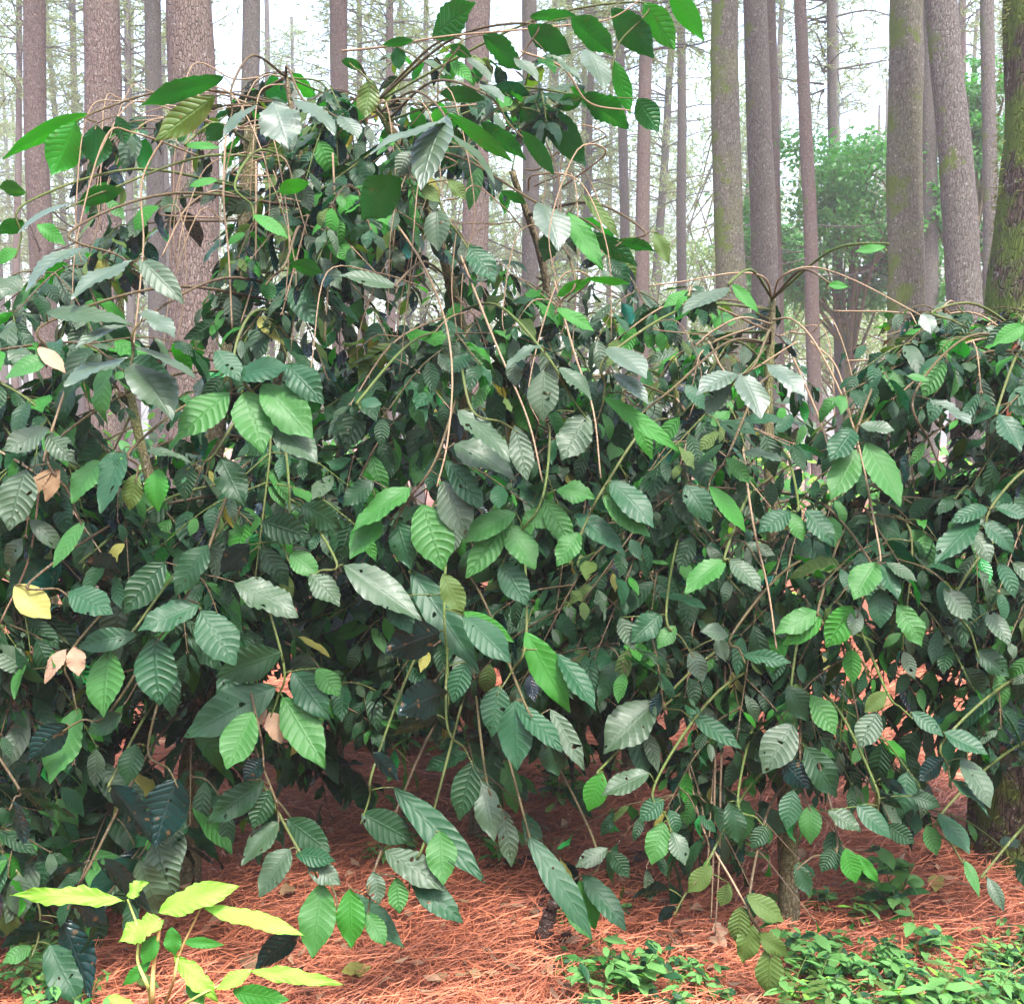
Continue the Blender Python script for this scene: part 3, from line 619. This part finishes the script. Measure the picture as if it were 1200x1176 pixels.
H[(400, 0)] = """310 130 450 10 105 D;250 140 140 150 30 D;190 160 200 240 65 D;370 160 450 190 40 D;490 120 620 235 85 D;650 60 800 40 55 D;640 90 790 180 85 D;790 60 940 180 95 D;930 30 1080 190 95 D;1040 10 1150 165 85 N;1130 -40 1255 135 75 N;710 190 830 260 75 w;850 170 910 290 95 w;940 210 1000 390 55 N;830 330 990 430 115 D;1020 340 1095 450 75 D;830 340 740 370 60 D;620 370 700 500 85 D;690 370 850 560 95 D;620 450 740 590 55 D;340 320 490 330 55 D;370 390 590 550 50 N;480 420 640 540 65 D;370 420 100 500 85 w;360 400 250 600 115 w;240 520 190 600 90 s;370 460 550 570 85 w;100 270 85 410 90 y;0 210 70 230 40 D;0 400 60 460 70 w;690 700 770 825 120 w;780 730 900 920 75 G;740 790 690 900 90 D;550 660 640 690 35 D;830 670 960 800 50 O;1080 800 1130 905 50 O;950 830 1080 850 50 D;850 800 1020 900 60 D;440 850 530 960 90 t;740 1020 850 960 45 N;840 960 990 970 30 N;740 1060 870 1130 50 G;200 610 60 740 150 D;270 640 340 690 60 O;370 620 430 680 50 O;330 720 330 850 95 s;190 990 0 930 75 s;480 290 560 340 60 w;600 200 680 260 60 w;440 200 520 260 60 w"""
H[(800, 0)] = """170 980 265 1070 45 G;160 990 0 1060 85 w;700 850 600 860 30 G;500 980 570 985 30 G;830 1080 860 1140 70 w;970 1110 1060 1130 70 w;1176 1120 1080 1176 60 G"""
# kind -> (material, facing: +1 top towards viewer/up, -1 underside seen, depth lean)
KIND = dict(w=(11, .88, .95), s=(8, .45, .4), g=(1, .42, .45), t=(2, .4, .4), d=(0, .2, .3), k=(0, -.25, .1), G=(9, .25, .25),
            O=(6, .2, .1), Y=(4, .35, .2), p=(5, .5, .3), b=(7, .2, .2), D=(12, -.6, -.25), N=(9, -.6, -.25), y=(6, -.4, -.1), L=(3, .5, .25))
def front_depth(px, py):
    d = 2.62
    if py < 420: d += (420-py)/420*.5
    if px > 650: d += .12
    return d
heroes = []
for (ox, oy), tx in H.items():
    for it in tx.replace('\n', '').split(';'):
        a = it.split(); b = [float(q)/2.94 for q in a[:5]]
        heroes.append((b[0]+ox, b[1]+oy, b[2]+ox, b[3]+oy, b[4], a[5]))
def add_leaf_px(lv, bx, by, tx, ty, wpx, kd, D):
    mi, fac, lean = KIND[kd]
    if kd == 'w' and by > 470: mi = int(rng.choice([8, 1, 2, 2])); fac, lean = .6, .6
    base = at(bx, by, D); t0 = at(tx, ty, D); Lp = np.linalg.norm(t0-base)
    D2 = D-lean*Lp
    tip = at(tx, ty, D2); d = tip-base; ln = np.linalg.norm(d)
    toward = -FW; up = np.array([0, 0, 1.0])
    if fac >= 0: n_ = toward*(1-fac)+up*(fac*1.15)
    else: n_ = up*(-fac*1.2)-toward*(.55)
    n_ = n_+rng.normal(0, .10, 3)
    wd = wpx*D/F*(1.0+abs(fac)*.25)*(.74 if kd == 'L' else 1)
    wd = min(wd, ln*.62) if kd not in 'kD' else min(wd, ln*.75)
    lv.add(base, d, n_, ln*1.03, wd, mi, droop=rng.uniform(.08, .3), fold=rng.uniform(.1, .35), q='hi', wav=2.6 if kd == 'L' else 1.0)
# group heroes into twigs by nearness
used = [False]*len(heroes)
def which(px, py):
    if px < 60 and py > 780: return shE
    if px < 395 or (px < 430 and py > 800): return shA
    if px < 700 or (px < 840 and py < 330): return shB
    if px > 1085: return shD
    if px > 1050 and py < 520: return shD
    return shC
for i, h in enumerate(heroes):
    if used[i]: continue
    gi = [i]; used[i] = True
    for j in range(i+1, len(heroes)):
        if used[j] or len(gi) >= 10: continue
        if math.hypot(heroes[j][0]-h[0], heroes[j][1]-h[1]) < 74: gi.append(j); used[j] = True
    cx = np.mean([heroes[j][0] for j in gi]); cy = np.mean([heroes[j][1] for j in gi])
    sh = which(cx, cy); D = front_depth(cx, cy)+rng.uniform(-.1, .1)
    lv = Leaves('hi'); pet = []
    gi.sort(key=lambda j: heroes[j][1])
    nodes = []
    for j in gi:
        b = heroes[j]; add_leaf_px(lv, *b, D)
        nodes.append(at(b[0], b[1], D))
    c0 = nodes[0]; c1 = nodes[-1]
    tipn = c1+(c1-c0)*.05+np.array([0, -.01, -.015])
    org = sh.near(c0, .15)
    midp = (org*.45+c0*.55)+np.array([0, 0, .06])
    ctr = np.mean(nodes, axis=0)
    pts = curve([org, midp, (c0+ctr)/2+np.array([0, .012, .01]), (c1+ctr)/2+np.array([0, .01, 0]), tipn], 6)
    for nn in nodes:
        q = pts[np.argmin(np.linalg.norm(pts-nn, axis=1))]; pet.append((q, nn))
    sh.branch(pts, .0045, .002, lv, M_gtwig if rng.random() < .5 else M_brown, pet)

# --- grown branches filling the shrubs
UPV = np.array([0, 0, 1.0])
def pick_mat(py, high):
    r = rng.random()
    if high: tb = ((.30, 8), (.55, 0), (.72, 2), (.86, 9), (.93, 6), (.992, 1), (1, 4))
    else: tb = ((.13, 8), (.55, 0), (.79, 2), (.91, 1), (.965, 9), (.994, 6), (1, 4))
    for t, m_ in tb:
        if r <= t: return m_
def grow(sh, n, box, dmin, dmax, maxtry=9000, qual=1):
    x0, x1, y0, y1 = box; made = 0; tries = 0; total = 0
    while made < n and tries < maxtry:
        tries += 1
        px = rng.uniform(x0, x1); py = rng.uniform(y0, y1)
        if rng.random() > dens(px, py)**1.3: continue
        D = dmin+(dmax-dmin)*rng.random()**1.2+ (.25 if py < 400 else 0)
        tip = at(px, py, D)
        if tip[2] < .12: continue
        org = sh.near(tip, rng.uniform(.05, .45))
        hd = np.linalg.norm((tip-org)[:2])
        if hd > 1.35 or hd < .12 or (py < 340 and hd > .6): continue
        midp = org*.45+tip*.55; midp[2] = max(org[2], tip[2])+rng.uniform(-.02, .10)-abs(tip[2]-org[2])*.35
        midp[:2] += rng.normal(0, .05, 2)
        pts = curve([org, midp, tip], 12)
        L_ = np.sum(np.linalg.norm(np.diff(pts, axis=0), axis=1))
        lv = Leaves('mid'); pet = []; shoots = []
        runs = [(pts, .75, .62)]
        nsh = rng.integers(2, 6) if qual > 0 else 0
        for _ in range(nsh):
            k0 = rng.integers(len(pts)//3, len(pts)-3); a0 = pts[k0]; t0 = nrm(pts[k0+1]-pts[k0]); sd = nrm(np.cross(t0, UPV))*rng.choice([-1, 1])
            l0 = rng.uniform(.14, .34); e0 = a0+(sd*rng.uniform(.5, 1)+t0*.6-UPV*rng.uniform(-.1, .6))*l0
            sp_ = curve([a0, (a0+e0)/2+UPV*.03, e0], 6); runs.append((sp_, .8, .4)); shoots.append(sp_)
        outr = []
        scl = rng.uniform(.8, 1.2)*(.82 if sh in (shC, shD) else 1)*(.85 if py < 400 else 1)
        for (rp, frac, cap) in runs:
            sp = rng.uniform(.045, .065)
            L2 = np.sum(np.linalg.norm(np.diff(rp, axis=0), axis=1)); last = -1
            npair = int(min(L2*frac, cap)/sp)
            seg = np.concatenate([[0], np.cumsum(np.linalg.norm(np.diff(rp, axis=0), axis=1))])
            for k in range(npair+1):
                sdist = L2-k*sp
                if sdist < .04: break
                p = np.array([np.interp(sdist, seg, rp[:, c]) for c in range(3)])
                p2 = np.array([np.interp(sdist-.02, seg, rp[:, c]) for c in range(3)]); t = nrm(p-p2)
                side = nrm(np.cross(t, UPV)+1e-6)
                if k % 2 == 1: side = nrm(side*.85+np.cross(side, t)*rng.uniform(-.5, .5))
                for sg in (-1, 1):
                    if rng.random() < .12: continue
                    d = nrm(side*sg*rng.uniform(.6, 1)+t*(rng.uniform(.35, .8) if k else 1.3)-UPV*rng.uniform(.05, .9)+rng.normal(0, .18, 3))
                    ll = scl*rng.uniform(.055, .16)*(1 if k else .75)
                    cpt = p+d*ll*.6
                    qx, qy, qd = proj(cpt)
                    if 0 < qx < 1200 and 0 < qy < 1176 and rng.random() > min(1, dens(qx, qy)**1.2*1.7+.02): continue
                    if qd < dmin-.05 or cpt[2] < .05: continue
                    n_ = UPV*1.0-FW*rng.uniform(-.3, .5)+rng.normal(0, .38, 3)
                    b = p+d*.008
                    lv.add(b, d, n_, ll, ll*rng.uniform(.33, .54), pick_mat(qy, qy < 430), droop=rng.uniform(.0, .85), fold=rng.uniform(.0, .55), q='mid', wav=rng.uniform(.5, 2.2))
                    last = max(last, sdist)
                    pet.append((p, b))
            if last > 0:
                kp = rp[seg < last-.004]; pe = np.array([np.interp(last, seg, rp[:, c]) for c in range(3)])
                outr.append(np.vstack([kp, pe[None]]) if len(kp) > 1 else None)
            else: outr.append(None)
        if lv.count < (6 if py < 400 else 3): continue
        if outr[0] is None or len(outr[0]) < 5: continue
        total += lv.count; keep = outr[0]; shoots = [q for q in outr[1:] if q is not None and len(q) > 2 and np.min(np.linalg.norm(keep-q[0], axis=1)) < .03]
        sh.branch(keep, rng.uniform(.003, .005), .0016, lv, M_gtwig if rng.random() < .25 else (M_brown if rng.random() < .8 else M_twig), pet, shoots=shoots)
        made += 1
    print('grow', sh.root.name, made, 'branches', total, 'leaves', tries, 'tries')
grow(shA, 52, (-80, 440, 90, 1130), 2.72, 4.0)
grow(shB, 50, (330, 800, 60, 960), 2.85, 4.3)
grow(shC, 50, (680, 1130, 330, 1090), 2.82, 4.0)
grow(shD, 34, (1040, 1300, 360, 1000), 2.8, 3.6)
shF = Shrub('coffee shrub standing behind, between the left and the middle ones', ground_at(395, 905), [([ground_at(395, 905), P(398, 760, 4.4), P(392, 600, 4.4), P(405, 450, 4.4)], .026, .01)])
shG = Shrub('coffee shrub standing behind, between the middle one and the thin dark trunk', ground_at(735, 905), [([ground_at(735, 905), P(735, 760, 4.4), P(725, 620, 4.4), P(730, 440, 4.4)], .026, .01)])
grow(shF, 40, (150, 640, 420, 850), 3.9, 5.0)
grow(shG, 40, (520, 1000, 420, 850), 3.9, 5.0)
grow(shC, 12, (760, 1100, 800, 1060), 2.8, 3.4)
grow(shD, 10, (1040, 1200, 640, 1010), 2.75, 3.3)
grow(shA, 8, (250, 430, 100, 330), 3.0, 3.6)
grow(shB, 10, (420, 680, 100, 330), 3.0, 3.7)
grow(shC, 10, (600, 780, 690, 850), 2.82, 3.6)
grow(shB, 10, (560, 720, 690, 840), 2.85, 3.8)
grow(shA, 8, (60, 330, 700, 860), 2.75, 3.6)
grow(shF, 14, (330, 560, 700, 860), 3.1, 4.1)
grow(shD, 14, (960, 1140, 340, 470), 2.9, 3.6)
grow(shE, 26, (-120, 170, 380, 1176), 2.68, 3.3)

# --- bare arching twigs
def bare(sh, pl, r=.003, m=None):
    pts = curve([at(*q) for q in pl], 8); sh.branch(pts, r*1.15, r*.7, None, m or M_twig, name='bare_twig')
for pl in [[(250, 95, 3.1), (236, 108, 3.05), (170, 200, 3.0), (168, 290, 2.95), (155, 420, 2.85)],
           [(265, 150, 3.1), (262, 230, 3.0), (268, 300, 3.0), (272, 385, 3.0)],
           [(300, 190, 3.2), (300, 240, 3.1), (298, 320, 3.1), (282, 380, 3.1)],
           [(282, 230, 3.4), (250, 224, 3.2), (222, 240, 3.1), (208, 262, 3.05), (190, 300, 3.0)],
           [(294, 240, 3.45), (330, 232, 3.3), (380, 250, 3.2), (400, 300, 3.1)],
           [(390, 180, 3.2), (392, 250, 3.1), (385, 330, 3.1), (380, 400, 3.1)],
           [(440, 230, 3.2), (490, 300, 3.0), (520, 370, 2.9), (530, 440, 2.8), (524, 520, 2.7), (512, 570, 2.65)],
           [(540, 300, 3.2), (580, 400, 2.9), (618, 490, 2.8), (636, 565, 2.7)],
           [(650, 330, 3.2), (672, 410, 3.0), (695, 480, 2.9), (704, 560, 2.8)],
           [(90, 420, 3.0), (72, 470, 2.8), (50, 545, 2.7), (35, 650, 2.7), (0, 730, 2.7)],
           [(400, 60, 3.3), (450, 55, 3.2), (520, 43, 3.1), (600, 36, 3.1), (680, 28, 3.1), (720, 20, 3.1), (760, -8, 3.1)],
           [(610, 60, 3.1), (660, 80, 3.1), (690, 120, 3.1), (740, 130, 3.1)]]:
    bare(shB if pl[0][0] > 385 else shA, pl)
for pl in [[(905, 350, 3.4), (895, 325, 3.2), (860, 320, 3.15), (800, 330, 3.1), (760, 335, 3.1)],
           [(906, 350, 3.4), (915, 325, 3.2), (950, 313, 3.15), (1000, 328, 3.1), (1080, 370, 3.0)],
           [(905, 380, 3.4), (870, 372, 3.1), (835, 388, 3.05), (815, 405, 3.0)],
           [(905, 375, 3.3), (930, 375, 3.1), (960, 410, 3.0), (1000, 500, 2.9), (1030, 640, 2.7), (1028, 660, 2.7)],
           [(950, 400, 3.2), (980, 430, 3.1), (1000, 500, 3.0)],
           [(930, 420, 3.1), (960, 490, 3.0), (975, 540, 2.95)],
           [(870, 520, 3.1), (882, 610, 2.8), (900, 690, 2.75), (910, 760, 2.7)],
           [(830, 400, 3.3), (860, 440, 3.0), (935, 400, 3.0)],
           [(842, 770, 3.1), (838, 900, 3.0), (836, 1000, 2.95), (833, 1080, 2.95)],
           [(850, 780, 3.1), (845, 900, 3.0), (843, 1000, 2.95), (838, 1095, 2.95)],
           [(800, 860, 3.1), (820, 960, 2.9), (860, 1035, 2.7), (882, 1075, 2.68), (903, 1115, 2.66)]]: bare(shC, pl)
for k in range(46):          # fine dry twigs in the open top of the shrubs
    if k % 2: sh, x0, x1, y0, y1 = shA, 140, 420, 90, 420
    else: sh, x0, x1, y0, y1 = shB, 380, 720, 120, 480
    if k % 9 == 0: sh, x0, x1, y0, y1 = shC, 760, 1090, 340, 520
    a = (rng.uniform(x0, x1), rng.uniform(y0, y0+.6*(y1-y0)), rng.uniform(2.95, 3.5)); s_ = rng.choice([-1, 1])
    b = (a[0]+s_*rng.uniform(20, 60), a[1]+rng.uniform(-25, 20), a[2]-.05); c = (b[0]+s_*rng.uniform(5, 40), b[1]+rng.uniform(50, 130), b[2]-.08); d = (c[0]+rng.uniform(-15, 15), c[1]+rng.uniform(30, 120), c[2])
    o0 = sh.near(at(*a), 0); pts = curve([o0*.5+at(*a)*.5, at(*a), at(*b), at(*c), at(*d)], 6)
    sh.branch(pts, rng.uniform(.0018, .0032), .0013, None, M_twig, name='bare_twig')

# ------------------------------------------------------------ young plant, lower left
LT = []
for it in """430 820 40 780 75 L;435 805 500 755 65 L;550 860 785 755 115 L;700 845 1035 910 78 L;565 885 400 950 100 L;860 1060 1170 1100 62 L;870 1060 740 1120 62 L;600 1010 750 1160 80 L;800 1130 980 1170 70 G;590 910 600 1010 60 G;630 960 760 970 35 G;540 940 490 1040 62 G;520 1030 420 1110 42 G;370 1150 470 1190 50 L;650 1080 700 1176 60 G""".split(';'):
    a = it.split(); LT.append(([float(q)/2.94 for q in a[:5]], a[5]))
yb = ground_at(178, 1215)
young = empty('young_plant', tuple(yb), 'young plant with glowing yellow green leaves at the lower left', 'plant')
def tubeobj(name, parent, base, plist, r0, r1, m):
    tb = Tubes(); pts = curve(plist, 8); tb.add(pts-base, np.linspace(r0, r1, len(pts)), 8); return link(name, tb.mesh(name, m), parent)
DY = 2.25
M_ystem = bark_mat('young_stem', (.36, .20, .07), (.45, .28, .10), (.42, .3, .1), 5, 0, zs=1, bump=.2)
M_yg = bark_mat('young_green_stem', (.35, .42, .10), (.45, .5, .14), (.4, .45, .12), 5, 0, zs=1, bump=.2)
def tp(x, y, D=DY): return at(x/2.94, y/2.94+776, D)
tubeobj('stem', young, yb, [yb, tp(525, 1176), tp(528, 1060), tp(545, 950), tp(552, 880)], .006, .003, M_ystem)
tubeobj('stem', young, yb, [yb, tp(515, 1140), tp(475, 1030), tp(478, 930), tp(440, 815)], .0045, .002, M_yg)
tubeobj('stem', young, yb, [yb, tp(590, 1120), tp(620, 1000), tp(690, 850)], .004, .002, M_ystem)
tubeobj('stem', young, yb, [yb, tp(640, 1176), tp(760, 1110), tp(865, 1060)], .003, .002, M_yg)
for (b, kd) in LT:
    lv = Leaves('hi'); add_leaf_px(lv, b[0], b[1]+776, b[2], b[3]+776, b[4], kd, DY)
    me = lv.mesh('leaf'); me.transform(__import__('mathutils').Matrix.Translation(tuple(-yb))); link('leaf', me, young)

# ------------------------------------------------------------ small ground plants
def sprig_mesh(seed, nst, h, ls, mats_i, spread=.5, q='lo', ratio=.42):
    rs = np.random.default_rng(seed); lv = Leaves(q); tb = Tubes()
    for _ in range(nst):
        a = rs.uniform(0, 6.28); top = np.array([math.cos(a)*h*spread*rs.uniform(.3, 1), math.sin(a)*h*spread*rs.uniform(.3, 1), h*rs.uniform(.6, 1)])
        pts = curve([np.zeros(3), top*.5+np.array([0, 0, h*.12]), top], 5); tb.add(pts, np.linspace(.002, .001, len(pts)), 5)
        for k in range(3, len(pts), 2):
            for sg in (0, 1):
                b_ = rs.uniform(0, 6.28); d = np.array([math.cos(b_), math.sin(b_), rs.uniform(-.3, .5)])
                l = ls*rs.uniform(.6, 1.2); lv.add(pts[k], d, UPV+rs.normal(0, .3, 3), l, l*ratio, mats_i[rs.integers(len(mats_i))], droop=.35, fold=.3)
    return tb.mesh('stem', M_gtwig), lv.mesh('leaves')
LAND = [sprig_mesh(s, 4+s % 3, .13, .055, [10, 9, 10, 6, 10, 3] if s % 2 else [10, 1, 2, 10], .8, ratio=(.42, .22, .5, .28, .36)[s]) for s in range(5)]
def small_plant(px, py, k, sc_, label, name='small_plant', grp=None):
    p = ground_at(px, py); o = empty(name, tuple(p), label, 'plant', grp); o.scale = (sc_,)*3; o.rotation_euler = (0, 0, px)
    link('stem', LAND[k][0], o); link('leaves', LAND[k][1], o); return o
small_plant(1050, 1075, 2, 1.5, 'small pale green seedling standing alone on the needles right of the trunk', 'seedling')
small_plant(1010, 1085, 1, .9, 'tiny low plant just left of the pale green seedling', 'seedling')
small_plant(535, 900, 3, 1.3, 'yellow green weed seen through the gap in the middle', 'weed')
small_plant(660, 945, 2, 1.3, 'thin dark weed on the needles behind the hanging leaves', 'weed')
gp = 'low weeds growing out of the needles'
for k in range(112):
    r = rng.random()
    if r < .56: px = rng.uniform(930, 1240); py = 1085+(1240-px)*.12+rng.random()**.6*125
    elif r < .68: px, py = rng.uniform(400, 540), rng.uniform(800, 890)
    elif r < .80: px, py = rng.uniform(-40, 130), rng.uniform(1110, 1230)
    elif r < .9: px, py = rng.uniform(600, 960), rng.uniform(1130, 1220)
    else: px, py = rng.uniform(350, 1100), rng.uniform(900, 1100)
    zone = 0 if r < .56 else 1 if r < .68 and px > 300 else 2 if r < .80 else 3 if r < .9 else 4
    lab_ = ['low green weed in the patch on the ground at the lower right corner', 'low weed on the ground seen through the gap left of centre', 'low green weed in the lower left corner under the dark leaves',
            'low green weed beside the dead twigs along the bottom edge', 'scattered low weed sprouting from the red pine needles'][zone]
    small_plant(px, py, rng.integers(5), rng.uniform(.4, 1.15), lab_, 'weed', gp)

for k in range(16):
    small_plant(rng.uniform(395, 560), rng.uniform(835, 885), rng.integers(5), rng.uniform(1.3, 2.4), 'tall yellow green weed seen through the gap between the left and middle shrubs', 'weed', gp)
for k in range(30):
    px, py = (rng.uniform(60, 1150), rng.uniform(930, 1170)) if k > 3 else (815+k*12, 1112+(k % 2)*12)
    p = ground_at(px, py); lv = Leaves('mid'); a = rng.uniform(0, 6.28); l = rng.uniform(.05, .11)
    lv.add(np.zeros(3), np.array([math.cos(a), math.sin(a), .08]), UPV+rng.normal(0, .35, 3), l, l*.45, 5 if k <= 3 else int(rng.choice([7, 7, 7, 4, 6])), droop=rng.uniform(-.3, .4), fold=.5, wav=2.5)
    o = link('fallen_leaf', lv.mesh('fallen_leaf'), None, label='pale curled scrap of leaf on the dark soil right of bottom centre' if k <= 3 else 'dry brown fallen leaf lying on the red needles', category='fallen leaf', group='fallen leaves on the forest floor'); o.location = p+np.array([0, 0, .035])
# understory bushes further back
def bush_mesh(seed, h, w_, nl):
    rs = np.random.default_rng(seed); lv = Leaves('lo'); tb = Tubes()
    for s_ in range(16):
        a = rs.uniform(0, 6.28); r = w_*rs.uniform(.3, 1); top = np.array([math.cos(a)*r, math.sin(a)*r, h*rs.uniform(.35, 1)])
        pts = curve([np.zeros(3), np.array([top[0]*.3, top[1]*.3, top[2]*.7]), top], 7); tb.add(pts, np.linspace(.012, .003, len(pts)), 5)
        for _ in range(nl//16):
            p = pts[rs.integers(4, len(pts))]+rs.normal(0, .1, 3); b_ = rs.uniform(0, 6.28)
            d = np.array([math.cos(b_), math.sin(b_), rs.uniform(-.8, .2)]); l = rs.uniform(.07, .14)
            lv.add(p, d, UPV+rs.normal(0, .4, 3), l, l*.45, [1, 10, 9, 10, 1, 3][rs.integers(6)], droop=.3, fold=.2)
    return tb.mesh('stem', M_stem), lv.mesh('leaves')
BUSH = [bush_mesh(s, 1.3, .75, 420) for s in range(3)]
for k, (px, D, s_) in enumerate([(60, 6.2, 1.0), (330, 7.5, 1.0), (470, 5.6, .7), (640, 6.8, 1.0), (800, 6.0, .85), (990, 7.2, .9), (1110, 6.2, .95), (1230, 7.5, 1.1), (200, 9.5, 1.1), (560, 10, 1.15), (890, 10.5, 1.1), (740, 12.5, 1.2), (420, 13, 1.2), (1040, 13, 1.2), (1180, 12, 1.2), (20, 13, 1.2)]):
    p = at(px, 470, D); o = empty('undergrowth_bush', (p[0], p[1], gz(p[0], p[1])), ['loose green bush glimpsed low behind the left shrub', 'loose green bush glimpsed behind the middle shrub', 'loose green bush glimpsed behind the right shrub'][0 if px < 400 else 1 if px < 780 else 2]+(' further back among the pine feet' if D > 9 else ' close behind it'), 'bush', 'bushes glimpsed behind the coffee shrubs')
    o.scale = (s_,)*3; o.rotation_euler = (0, 0, k*1.7); link('stem', BUSH[k % 3][0], o); link('leaves', BUSH[k % 3][1], o)

# ------------------------------------------------------------ dead wood on the floor
def deadwood(name, label, cat, pl, r0, r1, lift=.0, m=None):
    ps = [np.array(ground_at(a, b))+np.array([0, 0, z+lift]) for a, b, z in pl]
    base = ps[0]; tb = Tubes(); c = curve(ps, 7); c += rng.normal(0, .004, c.shape); tb.add(c-base, np.linspace(r0, r1, len(c)), 8, .18)
    me = tb.mesh(name, m or M_dead); o = link(name, me); o.location = base; o['label'] = label; o['category'] = cat; return o
deadwood('rotten_stick', 'dark rotten stick arched over the needles at bottom centre', 'stick', [(562, 1022, .01), (600, 1022, .03), (640, 1030, .06), (638, 1060, .03), (622, 1075, .0)], .010, .013)
deadwood('stump', 'dark broken stump in the needles below the arched stick', 'stump', [(636, 1112, -.02), (640, 1105, .03), (643, 1100, .07), (650, 1098, .10)], .028, .014)
deadwood('rotten_stick', 'short black stick leaning beside the dark broken stump', 'stick', [(648, 1120, .0), (660, 1112, .02), (668, 1108, .04)], .013, .009)
deadwood('bark_flake', 'thin dark flake lying on the needles right of the trunk', 'bark flake', [(950, 1058, .012), (962, 1062, .016), (972, 1064, .012)], .006, .005)
g2 = 'thin dead twigs littering the dark soil'
for k in range(46):
    px = rng.uniform(640, 960) if k < 30 else rng.uniform(150, 1150); py = rng.uniform(1085, 1190) if k < 30 else rng.uniform(930, 1150)
    dx = rng.uniform(-55, 55); dy = rng.uniform(-25, 25)
    deadwood('dead_twig', 'thin dead twig lying on the forest floor', 'twig', [(px, py, .012), (px+dx*.5, py+dy*.5+4, .03), (px+dx, py+dy, .012)], .0035, .0018, m=M_dead if k % 3 else M_twig)['group'] = g2

# ------------------------------------------------------------ haze
hm, n, nd, L = mat('haze')
pv = nd.new('ShaderNodeVolumePrincipled'); pv.inputs['Color'].default_value = (.93, .93, .96, 1); pv.inputs['Density'].default_value = .0032; pv.inputs['Anisotropy'].default_value = .3
out = nd.new('ShaderNodeOutputMaterial'); L.new(pv.outputs[0], out.inputs['Volume'])
V = [[x, y, z] for z in (-7, 27) for y in (-36, 125) for x in (-112, 112)]
Fc = [[0, 2, 3, 1], [4, 5, 7, 6], [0, 1, 5, 4], [2, 6, 7, 3], [0, 4, 6, 2], [1, 3, 7, 5]]
link('haze', new_mesh('haze', V, Fc, [hm], smooth=False), kind='stuff')
